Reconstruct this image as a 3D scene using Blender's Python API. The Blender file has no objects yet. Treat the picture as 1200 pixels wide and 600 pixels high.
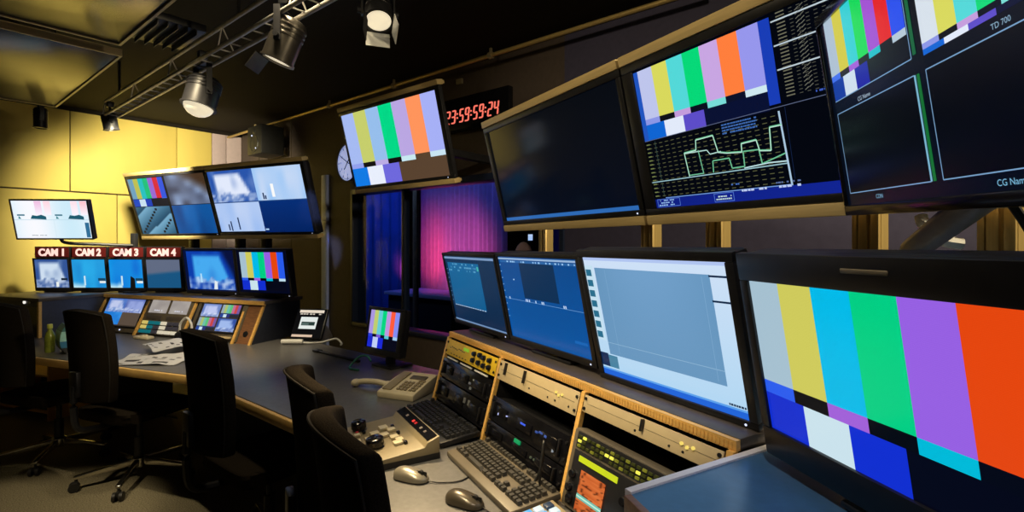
import bpy, bmesh, math, random
from mathutils import Vector, Matrix
random.seed(7)
C = bpy.context.scene.collection
R = math.radians
scene = bpy.context.scene

# ------------------------------------------------------------------ camera / frame
# The camera stands at the world origin, 1.45 m up, and looks along +Y.  Walls and console sections stand at their own
# angles; a "section" frame (th) has X along its length, Y away from its operators.
EYE = 1.45
def ax(th):
    t = R(th)
    return Vector((math.sin(t), -math.cos(t), 0)), Vector((math.cos(t), math.sin(t), 0))
def W(th, s, D, z=0.0):
    X, Y = ax(th)
    return X * s + Y * D + Vector((0, 0, z))
def rotz(th):
    return R(th - 90)
RS, MS, LS, NS, US, BW = 29.6, 51.0, 70.0, 10.5, 66.0, 141.2   # console right / middle / left / near, upper bank, back wall

cam = bpy.data.cameras.new('camera')
co = bpy.data.objects.new('camera', cam); C.objects.link(co)
co.location = (0, 0, EYE); co.rotation_euler = (R(90), 0, 0)
cam.sensor_width = 36; cam.lens = 36 * 596 / 1200; cam.shift_y = -13 / 1200; cam.clip_start = 0.05
scene.camera = co
vs = scene.view_settings
vs.view_transform = 'Standard'; vs.look = 'None'; vs.gamma = 1; vs.exposure = 0
vs.use_curve_mapping = False
w = bpy.data.worlds.new('world'); scene.world = w; w.use_nodes = True
w.node_tree.nodes['Background'].inputs[0].default_value = (0.5, 0.55, 0.7, 1)
w.node_tree.nodes['Background'].inputs[1].default_value = 0.0

# ------------------------------------------------------------------ materials
def lin(c):
    return tuple(((x / 255) / 12.92 if x / 255 <= 0.04045 else ((x / 255 + 0.055) / 1.055) ** 2.4) for x in c)
def mat(name, col, rough=0.5, metal=0.0, var=0.12, scale=30.0, bump=0.0, stretch=None, spec=0.5, emit=None, estr=0.0):
    m = bpy.data.materials.new(name); m.use_nodes = True
    nt = m.node_tree; b = nt.nodes['Principled BSDF']
    b.inputs['Roughness'].default_value = rough; b.inputs['Metallic'].default_value = metal
    b.inputs['Specular IOR Level'].default_value = spec
    tc = nt.nodes.new('ShaderNodeTexCoord'); mp = nt.nodes.new('ShaderNodeMapping')
    if stretch: mp.inputs['Scale'].default_value = stretch
    nz = nt.nodes.new('ShaderNodeTexNoise'); nz.inputs['Scale'].default_value = scale; nz.inputs['Detail'].default_value = 4
    rp = nt.nodes.new('ShaderNodeValToRGB')
    rp.color_ramp.elements[0].position = 0.3; rp.color_ramp.elements[1].position = 0.7
    rp.color_ramp.elements[0].color = tuple(min(1, c * (1 - var)) for c in col) + (1,)
    rp.color_ramp.elements[1].color = tuple(min(1, c * (1 + var)) for c in col) + (1,)
    nt.links.new(tc.outputs['Object'], mp.inputs['Vector']); nt.links.new(mp.outputs['Vector'], nz.inputs['Vector'])
    nt.links.new(nz.outputs['Fac'], rp.inputs['Fac']); nt.links.new(rp.outputs['Color'], b.inputs['Base Color'])
    if bump:
        bp = nt.nodes.new('ShaderNodeBump'); bp.inputs['Strength'].default_value = bump; bp.inputs['Distance'].default_value = 0.004
        nt.links.new(nz.outputs['Fac'], bp.inputs['Height']); nt.links.new(bp.outputs['Normal'], b.inputs['Normal'])
    if emit:
        b.inputs['Emission Color'].default_value = tuple(emit) + (1,); b.inputs['Emission Strength'].default_value = estr
    return m
M = {}
M['black'] = mat('black_plastic', (0.012, 0.012, 0.014), 0.38, var=0.2)
M['gloss'] = mat('gloss_black_plastic', (0.006, 0.006, 0.008), 0.16, var=0.2)
M['darkmetal'] = mat('dark_metal', (0.03, 0.03, 0.035), 0.4, 0.6, var=0.2)
M['rail'] = mat('pale_wood_rail', (0.58, 0.43, 0.19), 0.42, var=0.1, scale=8, stretch=(1, 20, 20))
M['gold'] = mat('gold_anodised_metal', (0.62, 0.45, 0.17), 0.38, 0.5, var=0.08, scale=12, stretch=(30, 30, 1))
M['wood'] = mat('beech_edge_wood', (0.82, 0.48, 0.13), 0.45, var=0.14, scale=9, stretch=(2, 14, 14))
M['desk'] = mat('dark_laminate', (0.14, 0.135, 0.13), 0.36, var=0.12, scale=60)
M['shelf'] = mat('brown_grey_laminate', (0.075, 0.062, 0.055), 0.4, var=0.15, scale=40)
M['navy'] = mat('navy_laminate', (0.03, 0.035, 0.055), 0.42, var=0.12, scale=40)
M['counter'] = mat('blue_reflection_laminate', (0.05, 0.135, 0.28), 0.24, var=0.06, scale=50)  # blue reflection of the bars screen put into the base colour
M['alu'] = mat('brushed_aluminium', (0.8, 0.78, 0.86), 0.4, 0.1, var=0.08, stretch=(1, 30, 30))
M['brownwood'] = mat('reddish_brown_wood', (0.22, 0.1, 0.045), 0.45, var=0.25, scale=9, stretch=(2, 14, 14))
M['beige'] = mat('beige_painted_metal', (0.62, 0.49, 0.28), 0.45, var=0.05)
M['yellow'] = mat('yellow_painted_metal', (0.75, 0.5, 0.03), 0.4, var=0.06)
M['fabric'] = mat('black_upholstery', (0.024, 0.019, 0.014), 1.0, var=0.35, scale=300, bump=0.3, spec=0.04)
M['piping'] = mat('grey_piping', (0.04, 0.037, 0.033), 0.8, spec=0.1)
M['chrome'] = mat('chrome', (0.65, 0.62, 0.56), 0.22, 1.0, var=0.05)
M['putty'] = mat('putty_plastic', (0.3, 0.245, 0.145), 0.45, var=0.05)
M['cream'] = mat('cream_plastic', (0.78, 0.68, 0.46), 0.4, var=0.04)
M['white'] = mat('white_plastic', (0.75, 0.75, 0.72), 0.4, var=0.04)
M['key'] = mat('charcoal_keycaps', (0.022, 0.022, 0.024), 0.42, var=0.2)
M['keytop'] = mat('brown_grey_housing', (0.12, 0.1, 0.07), 0.45, var=0.1)
M['lens'] = mat('white_reflector', (0.9, 0.85, 0.7), 0.3, 0.2, emit=(1, 0.86, 0.6), estr=0.75)
M['cangrey'] = mat('grey_lamp_can', (0.1, 0.09, 0.075), 0.32, 0.7, var=0.15)
M['truss'] = mat('truss_aluminium', (0.52, 0.5, 0.46), 0.42, 0.55, var=0.15)
M['paper'] = mat('printed_paper', (0.72, 0.72, 0.74), 0.8, var=0.06)
M['ink'] = mat('printing_ink', (0.06, 0.06, 0.07), 0.8)
M['red'] = mat('red_card', (0.55, 0.03, 0.05), 0.5)
M['green'] = mat('green_card', (0.06, 0.12, 0.06), 0.5)
M['cableblack'] = mat('black_rubber', (0.012, 0.012, 0.012), 0.5)
M['cablegreen'] = mat('green_rubber', (0.03, 0.2, 0.12), 0.5)

def glow(name, col, s=1.0):
    m = mat(name, tuple(0.3 * c for c in lin(col)), 0.4, emit=lin(col), estr=s); return m

def screen_mat(name, rough):
    m = bpy.data.materials.new(name); m.use_nodes = True
    nt = m.node_tree; b = nt.nodes['Principled BSDF']
    b.inputs['Base Color'].default_value = (0.004, 0.004, 0.005, 1); b.inputs['Roughness'].default_value = rough
    b.inputs['Specular IOR Level'].default_value = 0.2
    at = nt.nodes.new('ShaderNodeAttribute'); at.attribute_name = 'Col'
    # fine pixel-row structure of the panel
    tc = nt.nodes.new('ShaderNodeTexCoord'); wv = nt.nodes.new('ShaderNodeTexWave')
    wv.wave_type = 'BANDS'; wv.bands_direction = 'Z'; wv.inputs['Scale'].default_value = 160
    mr = nt.nodes.new('ShaderNodeMapRange'); mr.inputs['To Min'].default_value = 0.97; mr.inputs['To Max'].default_value = 1.03
    nt.links.new(tc.outputs['Object'], wv.inputs['Vector']); nt.links.new(wv.outputs['Fac'], mr.inputs['Value'])
    mx = nt.nodes.new('ShaderNodeVectorMath'); mx.operation = 'SCALE'
    nt.links.new(at.outputs['Color'], mx.inputs[0]); nt.links.new(mr.outputs['Result'], mx.inputs['Scale'])
    nt.links.new(mx.outputs['Vector'], b.inputs['Emission Color'])
    b.inputs['Emission Strength'].default_value = 1.0
    return m
M['screen'] = screen_mat('lit_screen_panel', 0.22)
M['darkscreen'] = screen_mat('glossy_screen_panel', 0.1)

# ------------------------------------------------------------------ mesh builder
class G:
    def __init__(s):
        s.bm = bmesh.new(); s.mi = 0
    def _new(s, mi):
        for f in s.bm.faces:
            if not f.tag:
                f.tag = True; f.material_index = mi
        return s
    def box(s, c, d, mi=0, bev=0.0, T=None, seg=2):
        t = bmesh.new(); bmesh.ops.create_cube(t, size=1)
        for v in t.verts: v.co = Vector((v.co.x * d[0], v.co.y * d[1], v.co.z * d[2]))
        if bev > 0:
            bmesh.ops.bevel(t, geom=t.edges[:], offset=min(bev, min(d) * 0.49), segments=seg, profile=0.5, affect='EDGES')
        for v in t.verts:
            v.co = v.co + Vector(c)
        return s.join(t, mi, T)
    def b2(s, a, b, mi=0, bev=0.0, T=None):
        return s.box([(a[i] + b[i]) / 2 for i in range(3)], [abs(b[i] - a[i]) for i in range(3)], mi, bev, T)
    def join(s, t, mi=0, T=None):
        if T is not None: t.transform(T)
        me = bpy.data.meshes.new('tmp'); t.to_mesh(me); t.free()
        s.bm.from_mesh(me); bpy.data.meshes.remove(me)
        return s._new(mi)
    def cyl(s, p0, p1, r0, r1=None, n=16, mi=0, caps=True):
        p0, p1 = Vector(p0), Vector(p1); d = p1 - p0
        t = bmesh.new(); bmesh.ops.create_cone(t, cap_ends=caps, segments=n, radius1=r0, radius2=r0 if r1 is None else r1, depth=d.length)
        q = Vector((0, 0, 1)).rotation_difference(d.normalized()).to_matrix().to_4x4()
        return s.join(t, mi, Matrix.Translation((p0 + p1) / 2) @ q)
    def sph(s, c, r, mi=0, sc=(1, 1, 1), n=16, T=None):
        t = bmesh.new(); bmesh.ops.create_uvsphere(t, u_segments=n, v_segments=n // 2 + 2, radius=r)
        for v in t.verts: v.co = Vector((v.co.x * sc[0], v.co.y * sc[1], v.co.z * sc[2])) + Vector(c)
        return s.join(t, mi, T)
    def tube(s, pts, r, n=8, mi=0, smooth=True):
        P = [Vector(p) for p in pts]
        if smooth and len(P) > 2:
            out = []
            for i in range(len(P) - 1):
                a, b, c, d = P[max(0, i - 1)], P[i], P[i + 1], P[min(len(P) - 1, i + 2)]
                for k in range(6):
                    u = k / 6
                    out.append(0.5 * ((2 * b) + (c - a) * u + (2 * a - 5 * b + 4 * c - d) * u * u + (3 * b - a - 3 * c + d) * u ** 3))
            out.append(P[-1]); P = out
        t = bmesh.new(); rings = []
        up = Vector((0, 0, 1))
        for i, p in enumerate(P):
            d = (P[min(i + 1, len(P) - 1)] - P[max(i - 1, 0)]).normalized()
            u = d.cross(up)
            if u.length < 1e-3: u = d.cross(Vector((1, 0, 0)))
            u.normalize(); v = d.cross(u)
            rings.append([t.verts.new(p + (u * math.cos(a) + v * math.sin(a)) * r) for a in [2 * math.pi * k / n for k in range(n)]])
        for a, b in zip(rings, rings[1:]):
            for k in range(n): t.faces.new((a[k], a[(k + 1) % n], b[(k + 1) % n], b[k]))
        t.faces.new(rings[0][::-1]); t.faces.new(rings[-1])
        bmesh.ops.recalc_face_normals(t, faces=t.faces[:])
        return s.join(t, mi)
    def prism(s, poly, a, b, axis='z', mi=0, bev=0.0, T=None):
        t = bmesh.new()
        def pt(u, v, h):
            return {'z': (u, v, h), 'x': (h, u, v), 'y': (u, h, v)}[axis]
        A = [t.verts.new(pt(u, v, a)) for u, v in poly]; B = [t.verts.new(pt(u, v, b)) for u, v in poly]
        t.faces.new(A); t.faces.new(B)
        n = len(poly)
        for i in range(n): t.faces.new((A[i], A[(i + 1) % n], B[(i + 1) % n], B[i]))
        bmesh.ops.recalc_face_normals(t, faces=t.faces[:])
        if bev: bmesh.ops.bevel(t, geom=t.edges[:], offset=bev, segments=2, profile=0.5, affect='EDGES')
        return s.join(t, mi, T)
    def lathe(s, prof, n=24, mi=0, T=None):
        t = bmesh.new(); rings = []
        for r, z in prof:
            if r < 1e-5: rings.append([t.verts.new((0, 0, z))])
            else: rings.append([t.verts.new((r * math.cos(2 * math.pi * k / n), r * math.sin(2 * math.pi * k / n), z)) for k in range(n)])
        for a, b in zip(rings, rings[1:]):
            for k in range(n):
                k2 = (k + 1) % n
                if len(a) == 1 and len(b) == 1: continue
                if len(a) == 1: t.faces.new((a[0], b[k], b[k2]))
                elif len(b) == 1: t.faces.new((a[k], a[k2], b[0]))
                else: t.faces.new((a[k], a[k2], b[k2], b[k]))
        bmesh.ops.recalc_face_normals(t, faces=t.faces[:])
        return s.join(t, mi, T)
    def quad(s, pts, mi=0):
        vs_ = [s.bm.verts.new(p) for p in pts]; s.bm.faces.new(vs_); return s._new(mi)
    def xf(s, T):
        s.bm.transform(T); return s

def obj(name, g, mats, parent=None, angle=38):
    if not isinstance(mats, (list, tuple)): mats = [mats]
    me = bpy.data.meshes.new(name); g.bm.to_mesh(me); g.bm.free()
    for m in mats: me.materials.append(m)
    me.shade_smooth(); me.set_sharp_from_angle(angle=R(angle))
    o = bpy.data.objects.new(name, me); C.objects.link(o)
    if parent: o.parent = parent
    return o
def tag(o, label, cat, group=None, kind=None):
    o['label'] = label; o['category'] = cat
    if group: o['group'] = group
    if kind: o['kind'] = kind
    return o
def thing(name, label, cat, loc, rz=0.0, group=None):
    o = bpy.data.objects.new(name, None); C.objects.link(o)
    o.location = loc; o.rotation_euler = (0, 0, rz); o.empty_display_size = 0.1
    return tag(o, label, cat, group)
def struct(name, g, m, label=None, parent=None, th=None):
    o = obj(name, g, m, parent)
    o['kind'] = 'structure'
    if label: o['label'] = label; o['category'] = name.split('_')[0]
    if th is not None: o.rotation_euler = (0, 0, rotz(th))
    return o
def place(o, loc, rz=0.0):
    o.location = loc; o.rotation_euler = (0, 0, rz); return o
def kids(o):
    return [x for x in C.objects if x.parent == o]
def copy_tree(o, parent=None):
    c = o.copy(); C.objects.link(c)
    if parent: c.parent = parent
    for ch in kids(o): copy_tree(ch, c)
    return c

def text_bm(body, size, extrude=0.0, bold=0.0):
    """Lettering as a bmesh in the XZ plane facing -Y, origin at lower left."""
    cu = bpy.data.curves.new('lettering', 'FONT'); cu.body = body; cu.size = size; cu.extrude = extrude
    cu.resolution_u = 3; cu.offset = bold
    o = bpy.data.objects.new('lettering_tmp', cu); C.objects.link(o)
    bpy.context.view_layer.update()
    dg = bpy.context.evaluated_depsgraph_get()
    me = bpy.data.meshes.new_from_object(o.evaluated_get(dg))
    t = bmesh.new(); t.from_mesh(me); t.transform(Matrix.Rotation(R(90), 4, 'X'))
    bpy.data.objects.remove(o); bpy.data.curves.remove(cu); bpy.data.meshes.remove(me)
    return t

# ------------------------------------------------------------------ screens
class Scr:
    """Picture of a lit screen: flat emissive patches in u (right), v (up) on one mesh."""
    def __init__(s, w_, h_):
        s.w, s.h = w_, h_; s.f = []
    def P(s, u, v, L):
        return (u * s.w, -L * 0.0003, v * s.h)
    def poly(s, uv, col, L=1):
        c = lin(col); s.f.append(([s.P(u, v, L) for u, v in uv], [c] * len(uv)))
    def rect(s, u0, v0, u1, v1, col, L=1):
        s.poly([(u0, v0), (u1, v0), (u1, v1), (u0, v1)], col, L)
    def grid(s, u0, v0, u1, v1, fn, nx, ny, L=1):
        for i in range(nx):
            for j in range(ny):
                q = [(i, j), (i + 1, j), (i + 1, j + 1), (i, j + 1)]
                s.f.append(([s.P(u0 + (u1 - u0) * a / nx, v0 + (v1 - v0) * b / ny, L) for a, b in q],
                            [lin([max(0, min(255, x)) for x in fn(a / nx, b / ny)]) for a, b in q]))
    def line(s, pts, th, col, L=2):
        for (a, b), (c, d) in zip(pts, pts[1:]):
            dx, dy = (c - a) * s.w, (d - b) * s.h; n = math.hypot(dx, dy) or 1
            ox, oy = -dy / n * th / 2 / s.w, dx / n * th / 2 / s.h
            s.poly([(a - ox, b - oy), (c - ox, d - oy), (c + ox, d + oy), (a + ox, b + oy)], col, L)
    def text(s, body, u, v, size, col, L=3):
        t = text_bm(body, size); c = lin(col)
        for f in t.faces:
            s.f.append(([(x.co.x + u * s.w, -L * 0.0003, x.co.z + v * s.h) for x in f.verts], [c] * len(f.verts)))
        t.free()
    def scribble(s, u0, v0, u1, v1, col, rows=1, L=3, fill=0.6, rnd=None):
        rnd = rnd or random.Random(int(u0 * 999 + v0 * 77))
        rh = (v1 - v0) / rows
        for r in range(rows):
            u = u0
            while u < u1:
                wd = rnd.uniform(0.15, 0.5) * rh * s.h / s.w * 2.2
                if rnd.random() < fill: s.rect(u, v0 + r * rh + rh * 0.25, min(u + wd, u1), v0 + r * rh + rh * 0.75, col, L)
                u += wd * 1.25
    def bars(s, u0, v0, u1, v1, pal, L=1, top=0.667, mid=0.75):
        U = lambda k: u0 + (u1 - u0) * k
        V = lambda k: v1 - (v1 - v0) * k
        for i in range(7): s.rect(U(i / 7), V(top), U((i + 1) / 7), V(0), pal[i], L)
        for i in range(7): s.rect(U(i / 7), V(mid), U((i + 1) / 7), V(top), pal[7 + i], L)
        e = [0, 5 / 28, 10 / 28, 15 / 28, 1]
        for i in range(4): s.rect(U(e[i]), V(1), U(e[i + 1]), V(mid), pal[14 + i], L)
    def build(s, name, m, parent, T):
        me = bpy.data.meshes.new(name)
        vts, fcs, cols = [], [], []
        for p, c in s.f:
            k = len(vts); vts += p; fcs.append(list(range(k, k + len(p)))); cols += c
        me.from_pydata(vts, [], fcs)
        ca = me.color_attributes.new('Col', 'FLOAT_COLOR', 'CORNER')
        i = 0
        for pl in me.polygons:
            for li in pl.loop_indices:
                ca.data[li].color = tuple(cols[me.loops[li].vertex_index]) + (1,)
        me.transform(T); me.update()
        me.materials.append(m)
        o = bpy.data.objects.new(name, me); C.objects.link(o); o.parent = parent
        return o

PAL_N = [(165, 192, 208), (206, 202, 92), (0, 186, 232), (0, 206, 132), (150, 96, 226), (228, 70, 14), (20, 50, 225),
         (40, 92, 236), (3, 6, 14), (160, 96, 216), (3, 6, 14), (0, 186, 216), (3, 6, 20), (190, 220, 235),
         (16, 46, 205), (202, 226, 236), (16, 46, 208), (3, 5, 22)]
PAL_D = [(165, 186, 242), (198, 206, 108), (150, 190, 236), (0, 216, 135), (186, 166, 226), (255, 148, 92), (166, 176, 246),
         (146, 160, 236), (14, 12, 14), (186, 172, 228), (14, 12, 12), (200, 232, 240), (88, 66, 46), (200, 228, 242),  # brown in the black patches is the warm wall's reflection, painted as emission
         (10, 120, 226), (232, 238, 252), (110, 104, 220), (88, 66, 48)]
PAL_B = [(190, 197, 236), (216, 216, 92), (82, 216, 216), (0, 216, 120), (200, 165, 226), (255, 126, 60), (150, 150, 236),
         (140, 150, 230), (8, 12, 22), (196, 156, 220), (4, 12, 30), (120, 220, 216), (6, 14, 40), (206, 232, 240),
         (10, 100, 210), (226, 234, 250), (92, 76, 200), (4, 14, 50)]
PAL_C = [(168, 190, 205), (206, 200, 60), (40, 206, 210), (0, 216, 90), (160, 80, 210), (226, 30, 40), (40, 80, 235),
         (60, 110, 235), (5, 12, 24), (160, 90, 215), (5, 12, 28), (20, 190, 200), (4, 10, 30), (180, 200, 215),
         (14, 60, 160), (206, 222, 236), (20, 30, 160), (4, 10, 26)]
PAL_S = [(170, 150, 225), (190, 205, 110), (100, 205, 215), (0, 212, 130), (190, 150, 222), (255, 92, 60), (130, 140, 240),
         (40, 60, 215), (6, 8, 40), (120, 90, 215), (6, 8, 40), (90, 200, 215), (6, 8, 30), (160, 200, 235),
         (26, 40, 200), (190, 205, 245), (26, 40, 215), (5, 7, 25)]
PAL_U = [(110, 160, 190), (190, 190, 80), (20, 190, 190), (0, 190, 120), (150, 100, 210), (215, 30, 50), (40, 80, 220),
         (10, 40, 140), (4, 10, 24), (20, 80, 200), (4, 8, 20), (10, 40, 110), (3, 5, 12), (60, 110, 215),
         (20, 70, 190), (200, 225, 240), (16, 60, 180), (4, 10, 24)]

def hs(a, b):            # cheap repeatable noise
    return (math.sin(a * 12.9898 + b * 78.233) * 43758.5453) % 1.0
def vn(x, y):
    i, j = math.floor(x), math.floor(y); fx, fy = x - i, y - j
    fx = fx * fx * (3 - 2 * fx); fy = fy * fy * (3 - 2 * fy)
    return (hs(i, j) * (1 - fx) + hs(i + 1, j) * fx) * (1 - fy) + (hs(i, j + 1) * (1 - fx) + hs(i + 1, j + 1) * fx) * fy
def mixc(a, b, t):
    t = max(0, min(1, t)); return tuple(a[i] * (1 - t) + b[i] * t for i in range(3))
def studio_picture(hi, lo, seed, cut=0.75, floor_=0.22):
    """A pale studio set with a slanted right edge, on blue: what the camera monitors show."""
    def f(u, v):
        n = vn(u * 7 + seed, v * 3 + seed * 2.1); n2 = vn(u * 16 + seed * 3, v * 14)
        e = min((u - 0.1) / 0.06, (cut + 0.25 * (1 - v) * 1.1 - u) / 0.06, (0.93 - v) / 0.08, (v - floor_ * 0.6) / 0.08)
        c = mixc(lo, hi, e * 0.9)
        c = mixc(c, mixc(lo, hi, 0.45), (n - 0.5) * 1.2)
        if v < floor_ + 0.12 * vn(u * 9 + seed, 3): c = mixc(c, mixc((240, 246, 255), lo, n2 * 1.1), 0.75)
        return c
    return f

# ------------------------------------------------------------------ monitor
def monitor(name, label, th, s0, s1, D, z, h, m, paint, tilt=12.0, base=None, depth=0.045, rails=False, group=None,
            cat='monitor', foot=True, led=True, screenmat='screen', shell='black', bracket=None):
    """m = (left, right, bottom, top) bezel widths; z = height of the lower front edge; base = what it stands on."""
    wd = s1 - s0
    bz = z if base is None else base
    root = thing(name, label, cat, W(th, (s0 + s1) / 2, D, bz), rotz(th), group)
    T = Matrix.Translation((0, 0, z - bz)) @ Matrix.Rotation(R(tilt), 4, 'X')
    l, r, b, t = m
    x0, x1 = -wd / 2, wd / 2
    g = G()
    g.box((0, 0.013 + depth / 2, h / 2), (wd - 0.004, depth, h - 0.004), bev=0.008)
    g.box((0, depth + 0.02, h * 0.48), (wd * 0.62, 0.03, h * 0.6), bev=0.012)
    for k in range(9):                                   # vent slots of the back shell
        g.box((-wd * 0.2 + k * wd * 0.05, depth + 0.036, h * 0.62), (wd * 0.02, 0.004, h * 0.12))
    obj('casing', g.xf(T), M[shell], root)
    g = G()
    for a, c in (((x0, 0, 0), (x1, 0.016, b)), ((x0, 0, h - t), (x1, 0.016, h)), ((x0, 0, b), (x0 + l, 0.016, h - t)), ((x1 - r, 0, b), (x1, 0.016, h - t))):
        g.b2(a, c, bev=0.0025)
    obj('bezel', g.xf(T), M[shell], root)
    sc = Scr(wd - l - r, h - b - t)
    sc.rect(0, 0, 1, 1, (2, 4, 10), 0)
    paint(sc)
    sc.build('screen', M[screenmat], root, T @ Matrix.Translation((x0 + l, 0.006, b)))
    if led:
        g = G(); g.cyl((x1 - max(r, 0.02) * 1.4, 0.001, b * 0.45), (x1 - max(r, 0.02) * 1.4, -0.0015, b * 0.45), 0.0028, n=10)
        obj('power_light', g.xf(T), M['led_white'], root)
    if rails:
        for zz in (-0.016, h + 0.016):
            g = G(); g.box((0, 0.02, zz), (wd - 0.002, 0.05, 0.03), bev=0.003)
            g.box((0, 0.05, zz), (wd - 0.01, 0.02, 0.018), bev=0.002)
            obj('rail', g.xf(T), M['rail'], root)
    if bracket:                                          # horizontal mount back to the posts
        for px in bracket[0]:
            g = G(); g.b2((px - 0.03, 0.04, h * 0.32), (px + 0.03, bracket[1], h * 0.32 + 0.05), bev=0.004)
            g.b2((px - 0.05, 0.02, h * 0.2), (px + 0.05, 0.06, h * 0.55), bev=0.004)
            obj('mount_bracket', g, M['darkmetal'], root)
    if foot:
        g = G(); dy = 0.075
        g.box((0, dy + 0.01, 0.006), (min(0.24, wd * 0.55), 0.16, 0.012), bev=0.004)
        obj('foot', g, M['black'], root)
        g = G(); hh = z - bz + h * 0.4
        g.box((0, dy - 0.005, hh / 2 + 0.004), (0.06, 0.03, hh), bev=0.005)
        obj('neck', g, M['black'], root)
    return root
M['led_white'] = glow('white_power_light', (210, 220, 255), 1.2)

# ================================================================== ROOM
# right wall: plane D = RW in the MS frame; back wall: plane D = BWD in the BW frame
CE = 2.80
RW, BWD = 2.761, 6.514
M['carpet'] = mat('speckled_carpet', (0.2, 0.175, 0.115), 0.95, var=0.55, scale=160, bump=0.8, spec=0.1)
M['veneer'] = mat('pale_yellow_veneer', (0.83, 0.66, 0.17), 0.6, var=0.05, scale=4, stretch=(1, 1, 0.2), spec=0.25)
M['mauve'] = mat('mauve_grey_panel', (0.62, 0.5, 0.52), 0.6, var=0.04, spec=0.25)
M['seam'] = mat('dark_panel_seam', (0.05, 0.035, 0.015), 0.8)
M['ceil'] = mat('dark_ceiling_paint', (0.014, 0.011, 0.008), 0.8, var=0.15, spec=0.2)
M['ceilpanel'] = mat('dark_satin_ceiling_panel', (0.035, 0.028, 0.012), 0.2, var=0.08, scale=6, spec=0.22)
M['brown'] = mat('brown_wall_panel', (0.085, 0.065, 0.055), 0.6, var=0.08, spec=0.25)
M['slate'] = mat('slate_wall_paint', (0.06, 0.056, 0.105), 0.65, var=0.08, spec=0.25)

g = G(); g.b2((-10.6, -3.0, -0.06), (4.6, RW + 0.1, 0)); struct('floor', g, M['carpet'], 'dark speckled carpet floor of the control room', th=MS)
g = G(); g.b2((-10.6, -3.0, CE), (4.6, RW + 0.1, CE + 0.06)); struct('ceiling', g, M['ceil'], 'dark painted ceiling over the control room', th=MS)

# back wall: backing board and veneer panels with open seams; s in BW frame
g = G()
g.b2((-4.0, BWD + 0.012, 0), (2.95, BWD + 0.12, CE), 1)
def panel(s0, s1, z0, z1, mi):
    g.b2((s0 + 0.004, BWD - 0.008, z0 + 0.004), (s1 - 0.004, BWD + 0.02, z1 - 0.004), mi, bev=0.003)
for a, b in ((-3.9, -2.6), (-2.6, -1.4), (-1.4, -0.2), (-0.2, 1.172), (1.172, 2.091), (2.091, 2.453)): panel(a, b, 1.977, CE - 0.03, 0)
for a, b in ((-3.9, -2.4), (-2.4, -0.6), (-0.6, 0.5), (0.5, 1.547), (1.547, 2.453)): panel(a, b, 0.1, 1.971, 0)
for a, b in ((2.453, 2.613), (2.613, 2.9)): panel(a, b, 0.1, CE - 0.03, 2)
struct('wall_back', g, [M['veneer'], M['seam'], M['mauve']], 'yellow veneer panelled back wall with mauve panels at its right end', th=BW)
g = G(); g.b2((-4.0, BWD - 0.03, CE - 0.035), (2.85, BWD - 0.009, CE)); struct('trim_1', g, M['ceil'], 'dark strip along the top of the back wall', th=BW)

# right wall with the studio window opening; s in MS frame
WS0, WS1, WZ0, WZ1 = -4.17, -1.80, 0.70, 1.97
g = G()
def wbox(s0, s1, z0, z1, mi): g.b2((s0, RW, z0), (s1, RW + 0.16, z1), mi)
wbox(-7.08, WS0, 0, CE, 0); wbox(WS0, WS1, 0, WZ0, 0); wbox(WS0, WS1, WZ1, CE, 0); wbox(WS1, 4.6, 0, CE, 1)
for s_ in (-6.6, -6.05, -5.3):
    g.b2((s_, RW - 0.003, 0), (s_ + 0.012, RW + 0.01, CE), 2)
struct('wall_right', g, [M['brown'], M['slate'], M['seam']], 'dark wall with the studio window', th=MS)
g = G(); g.b2((-10.6, -3.1, 0), (4.6, -3.0, CE)); struct('wall_left', g, M['brown'], 'dark wall on the operators side of the room', th=MS)
g = G(); g.b2((4.5, -3.0, 0), (4.6, RW, CE)); struct('wall_front', g, M['brown'], 'dark wall closing the near end of the room', th=MS)
# window frame, mullion and glass
M['winframe'] = mat('navy_window_frame', (0.012, 0.02, 0.05), 0.35, var=0.1)
M['glass'] = bpy.data.materials.new('window_glass'); M['glass'].use_nodes = True
nt = M['glass'].node_tree; nt.nodes.remove(nt.nodes['Principled BSDF'])
tr = nt.nodes.new('ShaderNodeBsdfTransparent'); tr.inputs[0].default_value = (0.86, 0.92, 0.96, 1)
gl = nt.nodes.new('ShaderNodeBsdfGlossy'); gl.inputs['Roughness'].default_value = 0.02
fr = nt.nodes.new('ShaderNodeFresnel'); fr.inputs['IOR'].default_value = 1.45
mx = nt.nodes.new('ShaderNodeMixShader')
geo = nt.nodes.new('ShaderNodeNewGeometry'); inv = nt.nodes.new('ShaderNodeMath'); inv.operation = 'SUBTRACT'; inv.inputs[0].default_value = 1
mul = nt.nodes.new('ShaderNodeMath'); mul.operation = 'MULTIPLY'
coat = nt.nodes.new('ShaderNodeMath'); coat.operation = 'MULTIPLY'; coat.inputs[1].default_value = 0.35   # anti-reflective studio glass
nt.links.new(geo.outputs['Backfacing'], inv.inputs[1]); nt.links.new(fr.outputs[0], mul.inputs[0]); nt.links.new(inv.outputs[0], mul.inputs[1])
nt.links.new(mul.outputs[0], coat.inputs[0]); nt.links.new(coat.outputs[0], mx.inputs[0]); nt.links.new(tr.outputs[0], mx.inputs[1]); nt.links.new(gl.outputs[0], mx.inputs[2])
nt.links.new(mx.outputs[0], nt.nodes['Material Output'].inputs['Surface'])
wr = bpy.data.objects.new('window_1', None); C.objects.link(wr); wr.rotation_euler = (0, 0, rotz(MS)); wr['kind'] = 'structure'
wr['label'] = 'wide dark framed window looking into the blue lit studio'; wr['category'] = 'window'
g = G()
g.b2((WS0, RW - 0.015, WZ0), (WS0 + 0.035, RW + 0.13, WZ1), bev=0.004); g.b2((WS1 - 0.035, RW - 0.015, WZ0), (WS1, RW + 0.13, WZ1), bev=0.004)
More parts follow.
